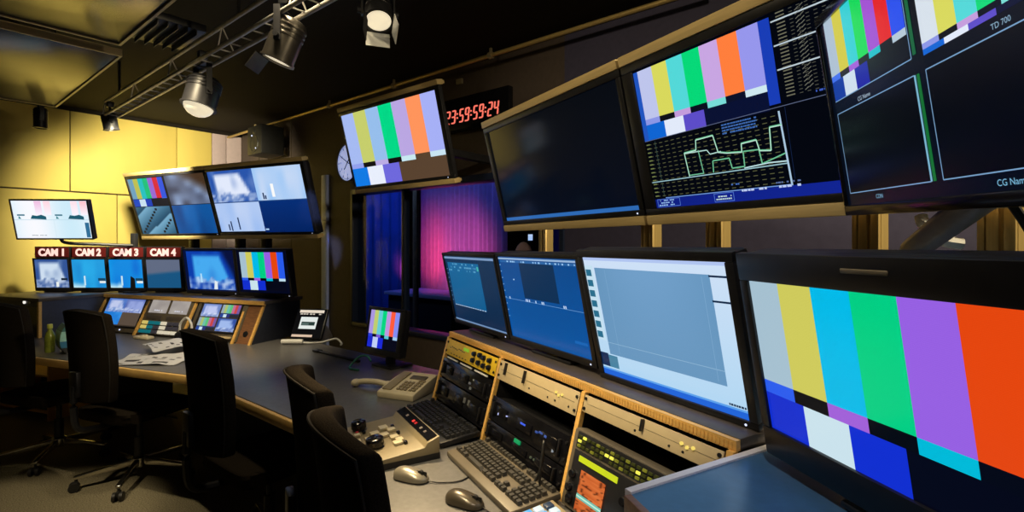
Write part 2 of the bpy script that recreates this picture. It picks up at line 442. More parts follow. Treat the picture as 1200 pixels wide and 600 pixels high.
g.b2((WS0, RW - 0.015, WZ0), (WS1, RW + 0.13, WZ0 + 0.035), bev=0.004); g.b2((WS0, RW - 0.015, WZ1 - 0.05), (WS1, RW + 0.13, WZ1), bev=0.004)
struct('window_frame', g, M['winframe'], parent=wr)
g = G(); g.b2((-3.47, RW + 0.02, WZ0 + 0.035), (-3.43, RW + 0.08, WZ1 - 0.05), bev=0.004); struct('window_mullion', g, M['winframe'], parent=wr)
g = G(); g.b2((WS0 + 0.035, RW + 0.045, WZ0 + 0.035), (-3.47, RW + 0.053, WZ1 - 0.05)); g.b2((-3.43, RW + 0.045, WZ0 + 0.035), (WS1 - 0.035, RW + 0.053, WZ1 - 0.05))
struct('window_pane', g, M['glass'], parent=wr)
M['bluetint'] = mat('blue_light_tint', (0.4, 0.5, 0.95), 0.4, var=0.05)  # blue light on the trim is put into its base colour
g = G(); g.b2((-4.65, RW - 0.03, 0.0), (-4.555, RW, 2.14), bev=0.004); struct('trim_2', g, M['bluetint'], 'upright trim left of the studio window with blue light in its colour', th=MS)

# ------------------------------------------------------------------ studio beyond the window
M['drape'] = mat('grey_curtain_cloth', (0.55, 0.5, 0.55), 0.85, var=0.08, scale=14, spec=0.15)
M['bluedrape'] = mat('blue_backdrop_cloth', (0.03, 0.09, 0.42), 0.8, var=0.15, scale=3, spec=0.15)
g = G(); g.b2((-11.5, RW + 0.16, -0.06), (0.5, 7.6, 0)); struct('floor_2', g, M['navy'], 'dark studio floor beyond the window', th=MS)
g = G(); g.b2((-11.5, 7.2, 0), (0.5, 7.3, 3.6)); struct('wall_studio', g, M['slate'], 'dark rear wall of the studio beyond the window', th=MS)
def drape(name, s0, s1, D, h, n, amp, m, label):
    root = thing(name, label, 'curtain', W(MS, (s0 + s1) / 2, D, 0), rotz(MS))
    t = bmesh.new(); N = n * 10; rows = 10; wd = s1 - s0
    grid = []
    for k in range(2):
        a = []
        for j in range(rows + 1):
            a.append([t.verts.new((-wd / 2 + wd * i / N, k * 0.012 + amp * math.sin(2 * math.pi * i / 10 + 0.9 * vn(i / 17, 2)) * (0.5 + 0.5 * vn(i / 13, j / 5)) + amp * 0.7 * vn(i / 23, j / 9), 0.02 + (h - 0.02) * j / rows)) for i in range(N + 1)])
        grid.append(a)
    for k in range(2):
        for j in range(rows):
            for i in range(N):
                q = (grid[k][j][i], grid[k][j][i + 1], grid[k][j + 1][i + 1], grid[k][j + 1][i])
                t.faces.new(q if k == 0 else q[::-1])
    g = G(); g.join(t); obj('cloth', g, m, root, angle=80)
    g = G(); g.cyl((-wd / 2 - 0.05, 0.01, h + 0.02), (wd / 2 + 0.05, 0.01, h + 0.02), 0.02); obj('curtain_rail', g, M['darkmetal'], root)
    return root
drape('stage_curtain', -6.95, -5.0, 6.0, 3.1, 19, 0.065, M['drape'], 'pleated studio curtain in magenta light beyond the window')
drape('backdrop_curtain', -9.2, -6.42, 5.2, 3.1, 12, 0.03, M['bluedrape'], 'deep blue backdrop cloth at the left of the studio window')
g = G(); g.b2((-0.035, -0.02, 0), (0.035, 0.02, 3.0), bev=0.006); g.b2((-0.1, -0.1, 0), (0.1, 0.1, 0.02), bev=0.004)
g.b2((-0.012, -0.026, 0), (0.012, 0.026, 3.0))
tag(place(obj('support_pole', g, M['truss']), W(MS, -4.72, 4.0, 0), rotz(MS)), 'grey upright pole in the studio between blue backdrop and curtain', 'pole')
root = thing('studio_desk', 'blue lit platform below the studio curtain', 'desk', W(MS, -5.5, 5.0, 0), rotz(MS))
g = G(); g.b2((-0.7, -0.35, 0.72), (0.7, 0.35, 0.77), bev=0.008); obj('desk_top', g, M['bluetint'], root)
g = G(); g.b2((-0.66, -0.3, 0), (0.66, -0.27, 0.72)); obj('front_panel', g, M['navy'], root)
for sx in (-0.62, 0.62):
    g = G(); g.b2((sx - 0.02, -0.27, 0), (sx + 0.02, 0.3, 0.72)); obj('side_panel', g, M['navy'], root)
def wall_screen(label, s, D, z, wd, h, col):
    root = thing('studio_monitor', label, 'monitor', W(MS, s, D, z), rotz(MS))
    g = G(); g.b2((-wd / 2 - 0.02, 0.004, -0.02), (wd / 2 + 0.02, 0.05, h + 0.02), bev=0.006); obj('casing', g, M['black'], root)
    sc = Scr(wd, h); sc.grid(0, 0, 1, 1, lambda u, v: mixc(col, (235, 240, 255), 0.5 * v), 4, 4); sc.build('screen', M['screen'], root, Matrix.Translation((-wd / 2, 0.002, 0)))
    g = G(); g.cyl((0, 0.03, -z), (0, 0.03, -0.02), 0.018); g.lathe([(0, -z), (0.18, -z), (0.18, -z + 0.015), (0.02, -z + 0.03), (0, -z + 0.03)]); obj('stand', g, M['darkmetal'], root)
wall_screen('small glowing screen in the studio left of the gold post', -3.76, 5.0, 1.505, 0.07, 0.075, (180, 205, 250))
wall_screen('larger glowing screen in the studio right of the gold post', -2.12, 3.32, 1.457, 0.085, 0.095, (190, 195, 245))
root = thing('studio_pink_object', 'small pale pink rounded object on an added stand beyond the window', 'lamp', W(MS, -2.55, 3.3, 0), rotz(MS))
g = G(); g.lathe([(0, 1.475), (0.025, 1.47), (0.05, 1.445), (0.07, 1.405), (0.066, 1.405), (0.045, 1.44), (0, 1.46)]); obj('rounded_top', g, mat('pale_pink', (0.75, 0.4, 0.38), 0.6), root)
g = G(); g.cyl((0, 0, 0), (0, 0, 1.45), 0.012); g.lathe([(0, 0), (0.15, 0), (0.15, 0.015), (0.02, 0.03), (0, 0.03)]); obj('stand', g, M['darkmetal'], root)  # stand added to hold up the unidentified pink object

# ================================================================== WORKTOP
def meet(th1, D1, th2, D2):
    a1, b1 = math.cos(R(th1)), math.sin(R(th1)); a2, b2 = math.cos(R(th2)), math.sin(R(th2))
    d = a1 * b2 - a2 * b1
    return ((D1 * b2 - D2 * b1) / d, (a1 * D2 - a2 * D1) / d)
LF, MF, RF = 2.01, 1.05, 0.265
LB, MB_, RB = 3.0, 1.98, 1.22
DZ = 0.74
def xy(th, s, D): p = W(th, s, D); return (p.x, p.y)
front = [xy(LS, -5.5, LF), meet(LS, LF, MS, MF), meet(MS, MF, RS, RF), xy(RS, -0.2, RF)]
back = [xy(RS, -0.2, RB), meet(MS, MB_, RS, RB), meet(LS, LB, MS, MB_), xy(LS, -5.5, LB)]
root = thing('console_worktop', 'long dark laminate worktop with pale wood front edge', 'desk', (0, 0, 0))
g = G(); g.prism(front + back, DZ - 0.03, DZ, bev=0.002); obj('worktop', g, M['desk'], root)
g = G()
for p, q in zip(front, front[1:]):
    P, Q = Vector(p), Vector(q); d = (Q - P).normalized(); n = Vector((d.y, -d.x))
    if n.dot(Vector((0, 0)) - P) < 0: n = -n
    g.prism([tuple(P), tuple(Q), tuple(Q + n * 0.022), tuple(P + n * 0.022)], DZ - 0.05, DZ - 0.001, bev=0.008)
obj('edge_strip', g, mat('light_edge_wood', (0.95, 0.6, 0.2), 0.45, var=0.08, scale=9), root)
for th, s, D in ((LS, -4.3, 2.9), (LS, -3.1, 2.9), (MS, -2.5, 1.8), (RS, -2.1, 0.95), (RS, -1.16, 0.95), (RS, -0.25, 0.95)):
    g = G(); g.b2((-0.012, -0.3, 0), (0.012, 0.25, DZ - 0.03)); o = obj('support_panel', g, M['navy'], root); place(o, W(th, s, D, 0), rotz(th))

# ================================================================== RIGHT CONSOLE RACK (19 inch bays, half a metre apart)
RZ = 1.055
RC = 1.03
BAYS = [-2.16, -1.66, -1.16, -0.678]
root = thing('equipment_rack', 'long wood edged equipment rack carrying the row of desk monitors', 'rack', W(RS, -1.41, 0.83, DZ), rotz(RS))
def rx(s): return s + 1.41
g = G(); g.b2((rx(-2.17), 0.085, RZ - DZ - 0.024), (rx(-0.67), 0.42, RZ - DZ), bev=0.002); obj('top_shelf', g, M['shelf'], root)
g = G(); g.b2((rx(-2.17), 0.072, RZ - DZ - 0.024), (rx(-0.67), 0.085, RZ - DZ - 0.002))
for k in range(150): g.b2((rx(-2.16) + k * 0.0099, 0.0705, RZ - DZ - 0.021), (rx(-2.16) + k * 0.0099 + 0.006, 0.073, RZ - DZ - 0.006))
obj('edge_strip', g, M['wood'], root)
for s in BAYS:
    g = G(); g.prism([(-0.018, 0), (0.063, RZ - DZ - 0.024), (0.078, RZ - DZ - 0.024), (-0.003, 0)], rx(s) - 0.008, rx(s) + 0.008, 'x')
    g.prism([(-0.003, 0), (0.078, RZ - DZ - 0.024), (0.40, RZ - DZ - 0.024), (0.40, 0)], rx(s) - 0.007, rx(s) + 0.007, 'x', 1)
    obj('divider', g, [M['wood'], M['black']], root)
g = G(); g.b2((rx(-2.17), 0.40, 0), (rx(-0.67), 0.41, RZ - DZ - 0.024)); obj('back_panel', g, M['black'], root)

TILTR = R(-15)
def rackbox(th, s, D, z, tilt):
    """frame of a sloping rack front: x along the bay, z up the slope, y into the rack"""
    return W(th, s, D, z), tilt
def rack_thing(name, label, th, s0, s1, v0, v1, D, z, tilt, dep, cat, group=None):
    root = thing(name, label, cat, W(th, (s0 + s1) / 2, D, z), rotz(th), group)
    return root, Matrix.Rotation(tilt, 4, 'X') @ Matrix.Translation((0, 0, v0)), s1 - s0, v1 - v0
def faceplate(root, T, w_, h_, m, dep=0.10, screws=True, part='faceplate', scr='darkmetal'):
    g = G(); g.b2((-w_ / 2, 0, 0.001), (w_ / 2, 0.004, h_ - 0.001), bev=0.001); obj(part, g.xf(T), m, root)
    g = G(); g.b2((-w_ / 2 + 0.02, 0.004, 0.003), (w_ / 2 - 0.02, dep, h_ - 0.003)); obj('chassis', g.xf(T), M['black'], root)
    if screws:
        for sx in (-1, 1):
            for zz in (h_ * 0.22, h_ * 0.78):
                g = G(); g.cyl((sx * (w_ / 2 - 0.008), 0, zz), (sx * (w_ / 2 - 0.008), -0.004, zz), 0.0045, n=10)
                obj('rack_screw', g.xf(T), M[scr], root)
D0R = 0.814
HB = 0.286
# bay 1: yellow unit
root, T, w_, h_ = rack_thing('amplifier_panel', 'yellow front panel with round knobs at the top of the far rack bay', RS, -2.148, -1.672, 0.228, 0.298, D0R, DZ, TILTR, 0.2, 'panel')
faceplate(root, T, w_, h_, M['yellow'])
for kx, kz in ((0.05, 0.05), (0.05, 0.024), (0.1, 0.054), (0.1, 0.024), (0.135, 0.05), (0.145, 0.022), (0.185, 0.05), (0.19, 0.024)):
    g = G(); g.lathe([(0, 0.014), (0.008, 0.014), (0.0095, 0.01), (0.0105, 0), (0, 0)], n=16, T=Matrix.Translation((kx, 0, kz)) @ Matrix.Rotation(R(90), 4, 'X')); obj('knob', g.xf(T), M['gloss'], root)
g = G(); g.b2((-0.06, -0.002, 0.045), (-0.01, 0.001, 0.058)); obj('display', g.xf(T), glow('green_display', (140, 190, 40), 0.7), root)
g = G()
for k in range(9): g.b2((-0.2 + k * 0.018, -0.0008, 0.03 + 0.012 * hs(k, 1)), (-0.19 + k * 0.018, 0.001, 0.034 + 0.012 * hs(k, 1)))
for k in range(6): g.b2((-0.18 + k * 0.03, -0.0008, 0.01), (-0.168 + k * 0.03, 0.001, 0.014))
obj('marking', g.xf(T), M['ink'], root)
g = G()
for k in range(3): g.b2((-0.2 + 0.14 * k, -0.003, -0.012), (-0.09 + 0.14 * k, 0.002, -0.006))
obj('designation_strip', g.xf(T), M['white'], root)
# bay 1: dark units below
def dark_unit(label, s0, s1, v0, v1, leds, group='dark rack units under the desk monitors'):
    root, T, w_, h_ = rack_thing('rack_unit', label, RS, s0, s1, v0, v1, D0R, DZ, TILTR, 0.2, 'rack unit', group)
    faceplate(root, T, w_, h_, M['gloss'])
    for sx in (-0.16, 0.0, 0.14):
        g = G(); g.b2((sx - 0.045, -0.004, h_ * 0.3), (sx + 0.045, 0.001, h_ * 0.7), bev=0.002); obj('control_block', g.xf(T), M['gloss'], root)
    for sx in (-w_ / 2 + 0.033, w_ / 2 - 0.033):
        g = G(); g.b2((sx - 0.003, -0.012, h_ * 0.2), (sx + 0.003, 0, h_ * 0.8), bev=0.002); obj('rack_handle', g.xf(T), M['black'], root)
    for lx, lz, lw, lh, c, st in leds:
        g = G(); g.b2((lx, -0.0055, lz), (lx + lw, 0, lz + lh), bev=0.0006); obj('indicator_light', g.xf(T), glow('indicator_light', c, st), root)
    return root
dark_unit('black rack unit with pale knobs below the yellow panel', -2.145, -1.675, 0.13, 0.212, [(0.06, 0.03, 0.012, 0.008, (110, 110, 110), .5), (0.09, 0.05, 0.01, 0.006, (150, 150, 130), .4), (0.075, 0.012, 0.01, 0.01, (120, 120, 110), .4)])
dark_unit('black rack unit behind the dark keyboard in the far rack bay', -2.145, -1.675, 0.034, 0.125, [(0.05, 0.05, 0.012, 0.02, (110, 105, 90), .35), (0.09, 0.05, 0.012, 0.02, (110, 105, 90), .35)])
# bay 2
def blank(label, s0, s1, v0, v1, extra):
    root, T, w_, h_ = rack_thing('blank_panel', label, RS, s0, s1, v0, v1, D0R, DZ, TILTR, 0.2, 'panel', 'beige rack panels')
    faceplate(root, T, w_, h_, M['beige'])
    for sx in extra:
        g = G(); g.b2((sx, -0.010, h_ * 0.35), (sx + 0.006, 0, h_ * 0.95), bev=0.001); obj('latch', g.xf(T), M['black'], root)
    g = G(); g.b2((-w_ / 2 + 0.015, -0.0006, h_ * 0.52), (w_ / 2 - 0.015, 0.001, h_ * 0.535)); obj('panel_groove', g.xf(T), M['keytop'], root)
    ww = glow('warm_white_light', (240, 215, 110), .9)
    for k in range(3):
        g = G(); g.cyl((w_ * 0.27 + k * 0.016, 0, h_ * (0.6 - 0.08 * (k % 2))), (w_ * 0.27 + k * 0.016, -0.004, h_ * (0.6 - 0.08 * (k % 2))), 0.004, n=10); obj('indicator_light', g.xf(T), ww, root)
    for sx in (-0.02, 0.09, 0.13, 0.2):
        g = G(); g.cyl((sx, 0, h_ * 0.25), (sx, -0.002, h_ * 0.25), 0.003, n=8); obj('socket', g.xf(T), M['black'], root)
blank('beige rack panel between the yellow panel and the middle wood divider', -1.648, -1.172, 0.228, 0.298, (-0.19, -0.06))
blank('beige rack panel at the top of the bay nearest the blue tinted counter', -1.148, -0.69, 0.25, 0.298, (0.0,))
dark_unit('black rack unit with small blue lights under the beige panel', -1.645, -1.175, 0.085, 0.17,
          [(-0.17, 0.03, 0.004, 0.008, (190, 200, 255), 1), (-0.115, 0.04, 0.005, 0.004, (190, 200, 255), .8), (-0.02, 0.045, 0.03, 0.006, (60, 90, 220), .9), (0.07, 0.045, 0.012, 0.006, (50, 80, 160), .6), (0.09, 0.05, 0.02, 0.006, (60, 90, 170), .6), (0.12, 0.047, 0.012, 0.007, (70, 100, 180), .6), (0.17, 0.02, 0.004, 0.008, (170, 180, 190), .5)])
dark_unit('black rack unit with one green display behind the middle keyboard', -1.645, -1.175, 0.022, 0.083,
          [(-0.035, 0.045, 0.035, 0.012, (20, 150, 90), .8), (0.07, 0.03, 0.006, 0.006, (90, 100, 80), .5), (0.09, 0.03, 0.006, 0.006, (90, 100, 80), .5)])
# bay 3: control unit with lime keys
root, T, w_, h_ = rack_thing('control_unit', 'dark control unit with lime keys and an orange display beside the counter', RS, -1.142, -0.72, 0.008, 0.215, 0.795, DZ, TILTR, 0.2, 'control unit')
g = G(); g.b2((-w_ / 2, 0, 0), (w_ / 2, 0.045, h_), bev=0.01); obj('housing', g.xf(T), M['keytop'], root)
g = G(); g.b2((-w_ / 2 + 0.02, -0.002, h_ * 0.76), (w_ / 2 - 0.02, 0.004, h_ * 0.97), bev=0.003); g.b2((-w_ / 2 + 0.02, -0.002, 0.01), (w_ / 2 - 0.02, 0.004, h_ * 0.74), bev=0.003); obj('front_panel', g.xf(T), M['black'], root)
lk = glow('lime_key', (150, 150, 45), .4); dk = glow('dim_lime_key', (80, 84, 28), .22); bk = glow('bright_lime_key', (240, 235, 90), 1.0)
for nm, mm, sel in (('key', dk, lambda i, j: (i + j) % 3 != 0), ('lit_key', lk, lambda i, j: (i + j) % 3 == 0 and (i, j) not in ((0, 1), (2, 1), (6, 0), (9, 1), (12, 1))), ('bright_key', bk, lambda i, j: (i, j) in ((0, 1), (1, 2), (6, 1), (7, 1), (12, 1)))):
    for i in range(20):
        for j in range(3):
            if sel(i, j):
                g = G(); g.b2((-w_ / 2 + 0.03 + i * 0.0185, -0.006, h_ * 0.78 + j * 0.012), (-w_ / 2 + 0.042 + i * 0.0185, 0, h_ * 0.78 + j * 0.012 + 0.007), bev=0.001); obj(nm, g.xf(T), mm, root)
g = G(); g.b2((-w_ / 2 + 0.047, -0.004, h_ * 0.62), (-w_ / 2 + 0.198, 0, h_ * 0.69)); obj('lime_display', g.xf(T), glow('lime_display', (190, 205, 30), .9), root)
sc = Scr(0.098, 0.1)
def org(u, v):
    c = mixc((190, 85, 35), (225, 120, 60), vn(u * 3, v * 22)); return mixc(c, (60, 25, 10), 0.8 * (vn(u * 13, v * 25) > 0.72))
sc.grid(0, 0, 1, 1, org, 12, 30); sc.rect(0, 0.3, 1, 0.42, (110, 190, 170), 2); sc.rect(0, 0.34, 1, 0.38, (190, 235, 215), 3)
sc.build('display', M['screen'], root, T @ Matrix.Translation((-w_ / 2 + 0.066, -0.004, 0.012)))
for kx, kz in ((-w_ / 2 + 0.035, 0.09), (-w_ / 2 + 0.03, 0.055), (-w_ / 2 + 0.04, 0.03), (0.02, 0.1), (0.04, 0.06), (0.0, 0.03)):
    g = G(); g.lathe([(0, 0.012), (0.009, 0.012), (0.011, 0.008), (0.012, 0), (0, 0)], n=16, T=Matrix.Translation((kx, 0, kz)) @ Matrix.Rotation(R(90), 4, 'X')); obj('knob', g.xf(T), M['gloss'], root)

# ================================================================== NEAR COUNTER (end return)
root = thing('end_counter', 'counter with screen blue painted into its colour and a bright metal edge under the large monitor', 'counter', (0, 0, 0))
P0, P1 = xy(RS, -0.648, 0.60), xy(RS, -0.648, 1.26)
Xn, Yn = ax(NS)
P2 = xy(RS, 0.3, 1.26); P3 = xy(RS, 0.3, 0.5); P4 = (P0[0] + 0.175, P0[1] - 0.62)
g = G(); g.prism([P0, P1, P2, P3, P4], RC - 0.03, RC - 0.002); obj('counter_top', g, M['counter'], root)
def strip(a, b, wd, z0, z1, m, nm, off=0.0):
    A, B = Vector(a), Vector(b); d = (B - A).normalized(); n = Vector((-d.y, d.x))
    g = G(); g.prism([tuple(A + n * off), tuple(B + n * off), tuple(B + n * (off + wd)), tuple(A + n * (off + wd))], z0, z1, bev=0.001); return obj(nm, g, m, root)
strip(P0, P1, 0.016, RC - 0.032, RC + 0.002, M['alu'], 'metal_edge')
strip(P0, P4, -0.014, RC - 0.055, RC - 0.001, M['brownwood'], 'wood_edge')
strip((P0[0], P0[1]), P1, 0.02, DZ, RC - 0.032, M['brownwood'], 'side_panel', off=-0.022)
strip((P0[0] + 0.03, P0[1] - 0.05), (P4[0] + 0.03, P4[1]), 0.02, DZ, RC - 0.04, M['black'], 'front_panel')
g = G(); g.b2((P0[0] - 0.012, P0[1] - 0.03, DZ), (P0[0] + 0.018, P0[1], RC - 0.033), bev=0.002); obj('corner_post', g, M['brownwood'], root)

# ================================================================== DESK MONITORS (right section)
DM = 'desk monitors on the right rack'
def p_m1(s):
    s.grid(0, 0, 1, 1, lambda u, v: mixc((4, 38, 72), (6, 48, 84), v), 4, 4)
    s.grid(0.05, 0.24, 0.70, 0.9, lambda u, v: mixc((0, 84, 136), (10, 104, 158), 0.3 + 0.5 * v), 6, 6, 2)
    s.rect(0, 0.955, 1, 0.985, (120, 150, 190), 3); s.rect(0, 0.0, 1, 0.022, (110, 140, 180), 3)
    s.scribble(0.06, 0.76, 0.64, 0.9, (90, 160, 200), 3, 3, 0.45); s.rect(0.66, 0.80, 0.69, 0.86, (70, 180, 170), 4)
    for k in range(14): s.rect(0.06 + k * 0.046, 0.235, 0.09 + k * 0.046, 0.246, (190, 215, 240), 3)
    for k in range(8): s.rect(0.012, 0.3 + k * 0.07, 0.03, 0.31 + k * 0.07, (120, 160, 200), 3)
def p_m2(s):
    s.grid(0, 0, 1, 1, lambda u, v: mixc((0, 84, 160), (4, 72, 140), v + 0.15 * vn(u * 3, v * 3)), 8, 8)
    s.rect(0.30, 0.52, 0.74, 0.93, (4, 46, 84), 2)
    s.rect(0.02, 0.93, 1, 0.955, (40, 100, 165), 2); s.rect(0, 0.965, 1, 0.985, (150, 180, 215), 3)
    s.scribble(0.1, 0.925, 0.98, 0.96, (150, 195, 235), 1, 3, 0.35)
    s.line([(0, 0.485), (1, 0.475)], 0.0016, (100, 150, 205), 3)
    for u in (0.07, 0.31, 0.33, 0.355, 0.44, 0.52, 0.54, 0.78, 0.8): s.rect(u, 0.48, u + 0.012, 0.51, (190, 215, 245), 4)
    for k in range(9): s.rect(0.006, 0.25 + k * 0.08, 0.02, 0.262 + k * 0.08, (140, 180, 220), 3)
    s.rect(0.18, 0.72, 0.195, 0.735, (200, 225, 250), 3); s.rect(0.84, 0.13, 0.97, 0.16, (20, 100, 180), 2)
def p_m3(s):
    s.grid(0, 0, 1, 1, lambda u, v: mixc((176, 214, 242), (206, 224, 246), v), 6, 6)
    s.rect(0, 0.0, 1, 0.045, (30, 100, 215), 2); s.rect(0, 0.045, 1, 0.06, (90, 160, 235), 2)
    s.grid(0.09, 0.19, 0.905, 0.915, lambda u, v: mixc((92, 140, 178), (112, 158, 200), 0.5 + 0.9 * math.sin(3 * u) * v * 0.6), 10, 10, 2)
    s.line([(0.09, 0.29), (0.905, 0.29)], 0.0016, (140, 180, 210), 3); s.line([(0.18, 0.21), (0.18, 0.9)], 0.0012, (125, 168, 205), 3); s.line([(0.86, 0.21), (0.86, 0.9)], 0.0012, (125, 168, 205), 3)
    s.rect(0.0, 0.3, 0.075, 0.93, (196, 224, 240), 2)
    for k in range(7): s.rect(0.006, 0.32 + k * 0.087, 0.056, 0.375 + k * 0.087, (40, 110, 140), 3)
    s.rect(0, 0.075, 0.07, 0.19, (16, 44, 84), 3); s.rect(0.07, 0.075, 0.15, 0.18, (70, 130, 160), 3); s.rect(0, 0.975, 1, 1, (176, 196, 240), 3)
    for v in (0.9, 0.74): s.rect(0.9, v, 0.995, v + 0.013, (16, 40, 70), 4)
    s.scribble(0.9, 0.06, 0.99, 0.09, (20, 40, 70), 1, 4, 0.9)
monitor('desk_monitor', 'desk monitor with dark blue windows, farthest of the row on the rack', RS, -2.285, -1.745, 0.98, RZ + 0.02, 0.345, (0.014, 0.014, 0.02, 0.014), p_m1, 12, RZ, group=DM)
monitor('desk_monitor', 'desk monitor filled with mid blue, beside the white lit one', RS, -1.735, -1.205, 0.98, RZ + 0.02, 0.352, (0.014, 0.02, 0.022, 0.014), p_m2, 12, RZ, group=DM)
monitor('desk_monitor', 'desk monitor showing a white and pale blue page', RS, -1.192, -0.672, 0.98, RZ + 0.001, 0.390, (0.02, 0.022, 0.016, 0.022), p_m3, 13.5, RZ, group=DM)
def p_n(s): s.bars(0, 0, 1, 1, PAL_N)
root = monitor('desk_monitor', 'large near desk monitor with colour bars standing on the blue tinted counter', NS, -0.876, -0.30, 0.662, RC + 0.020, 0.390, (0.022, 0.035, 0.056, 0.052), p_n, 10, RC, depth=0.06)
g = G(); g.b2((-0.045, -0.002, 0.365), (0.03, 0.004, 0.372), bev=0.001); obj('badge', g.xf(Matrix.Translation((0, 0, 0.02)) @ Matrix.Rotation(R(10), 4, 'X')), M['putty'], root)

# ================================================================== UPPER MONITORS (right section)
UM = 'large monitors over the right rack'
def p_a(s):
    s.rect(0, 0, 1, 0.035, (44, 104, 178), 2); s.grid(0, 0.035, 1, 1, lambda u, v: mixc((3, 10, 26), (2, 7, 16), v), 4, 4)
def p_b(s):
    s.rect(0, 0, 1, 1, (2, 5, 14), 0)
    s.grid(0, 0.0, 1, 0.065, lambda u, v: mixc((12, 30, 128), (16, 38, 156), u), 6, 2)
    s.rect(0.0, 0.495, 0.025, 0.985, (30, 84, 190), 1); s.rect(0.474, 0.525, 0.506, 0.985, (22, 60, 182), 1)
    s.bars(0.02, 0.497, 0.474, 0.985, PAL_B, 2, 0.70, 0.78)
    for k in range(14):
        v = 0.085 + k * 0.029
        for q in range(19): s.rect(0.012 + q * 0.0255, v, 0.026 + q * 0.0255, v + 0.004, (92, 94, 62), 2)
        s.rect(0.004, v, 0.02, v + 0.008, (110, 120, 70), 3)
    s.line([(0.0, 0.192), (0.5, 0.192)], 0.0028, (150, 190, 200), 3); s.line([(0.497, 0.485), (0.505, 0.065)], 0.0045, (170, 200, 225), 3)
    s.line([(0.05, 0.07), (0.505, 0.07)], 0.0025, (110, 150, 225), 3); s.line([(0.045, 0.08), (0.045, 0.48)], 0.0025, (40, 60, 60), 2)
    wf = [(0.168, 0.2), (0.162, 0.36), (0.21, 0.365), (0.215, 0.43), (0.28, 0.435), (0.29, 0.325), (0.32, 0.31), (0.37, 0.3), (0.372, 0.35), (0.42, 0.355), (0.426, 0.29), (0.46, 0.28), (0.465, 0.41), (0.5, 0.41)]
    s.line(wf, 0.0032, (120, 205, 160), 4); s.line([(a, b - 0.004) for a, b in wf], 0.0018, (200, 236, 220), 5)
    s.line([(0.218, 0.36), (0.225, 0.205), (0.17, 0.205)], 0.0028, (110, 190, 150), 4); s.line([(0.162, 0.355), (0.25, 0.35), (0.26, 0.32), (0.30, 0.325)], 0.0026, (180, 220, 215), 4)
    s.line([(0.262, 0.2), (0.266, 0.275), (0.325, 0.275), (0.33, 0.21), (0.372, 0.21), (0.374, 0.3), (0.424, 0.295), (0.428, 0.21), (0.5, 0.25)], 0.003, (110, 195, 150), 4)
    s.line([(0.37, 0.2), (0.45, 0.21), (0.5, 0.205)], 0.003, (190, 225, 230), 4)
    s.scribble(0.315, 0.42, 0.43, 0.49, (60, 105, 180), 4, 3, 0.85)
    for r_ in range(24):
        v = 0.55 + r_ * 0.019; s.rect(0.525, v, 0.548, v + 0.006, (110, 108, 90), 3)
        for q in range(16): s.rect(0.56 + q * 0.02, v, 0.569 + q * 0.02, v + 0.003, (84, 84, 74), 3)
    for k in range(40): s.line([(0.575 + 0.012 * (k % 2), 0.56 + k * 0.0107), (0.585 + 0.012 * (k % 2), 0.572 + k * 0.0107)], 0.0016, (110, 110, 100), 4)
    for v in (0.70, 0.828, 0.955): s.line([(0.51, v), (0.9, v)], 0.0032, (190, 205, 215), 4)
    s.line([(0.0, 0.493), (0.98, 0.52)], 0.0016, (90, 100, 130), 3); s.line([(0.515, 0.1), (0.515, 0.5)], 0.001, (20, 40, 80), 2)
    for u0, u1 in ((0.01, 0.11), (0.25, 0.32)):
        s.line([(u0, 0.008), (u1, 0.008), (u1, 0.062), (u0, 0.062), (u0, 0.008)], 0.0014, (90, 130, 220), 4)
    s.scribble(0.015, 0.01, 0.085, 0.06, (150, 190, 240), 3, 4, 0.7); s.scribble(0.256, 0.015, 0.312, 0.05, (190, 215, 215), 2, 4, 0.9)
    s.scribble(0.35, 0.052, 0.53, 0.078, (190, 205, 245), 1, 4, 0.75); s.scribble(0.46, 0.08, 0.53, 0.098, (90, 110, 160), 1, 4, 0.6); s.scribble(0.31, 0.1, 0.35, 0.118, (70, 110, 190), 1, 4, 0.6)
    s.scribble(0.6, 0.53, 0.68, 0.55, (60, 90, 190), 1, 4, 0.7)
brk = ([-0.3, 0.3], 0.14)
monitor('display_monitor', 'large unlit black monitor over the desk row', RS, -2.176, -1.222, 1.19, 1.545, 0.47, (0.034, 0.022, 0.02, 0.024), p_a, 14, depth=0.05, rails=True, group=UM, foot=False, screenmat='darkscreen', bracket=brk)
monitor('display_monitor', 'large monitor with colour bars and a waveform graph', RS, -1.214, -0.262, 1.19, 1.545, 0.47, (0.045, 0.03, 0.02, 0.024), p_b, 14, depth=0.05, rails=True, group=UM, foot=False, bracket=brk)
for s in (-2.055, -1.36, -1.072, -0.64, -0.403):
    g = G()
    for dx, wd in ((-0.024, 0.012), (-0.006, 0.02), (0.02, 0.018)): g.b2((dx - wd / 2, -0.022, 0), (dx + wd / 2, 0.02, 1.95), bev=0.002)
    g.b2((-0.03, -0.012, 0), (0.03, 0.022, 1.95)); g.b2((-0.07, -0.06, 0), (0.07, 0.06, 0.012), bev=0.002)
    lab = {-2.055: 'gold post under the unlit monitor, by the studio window', -1.36: 'gold post under the joint of the two large monitors',
           -1.072: 'gold post under the waveform monitor', -0.64: 'gold post beside the monitor arm', -0.403: 'gold post nearest the right edge of the picture'}[s]
    tag(place(obj('support_post', g, M['gold']), W(RS, s, 1.355, 0), rotz(RS)), lab, 'post', 'gold posts behind the right rack')

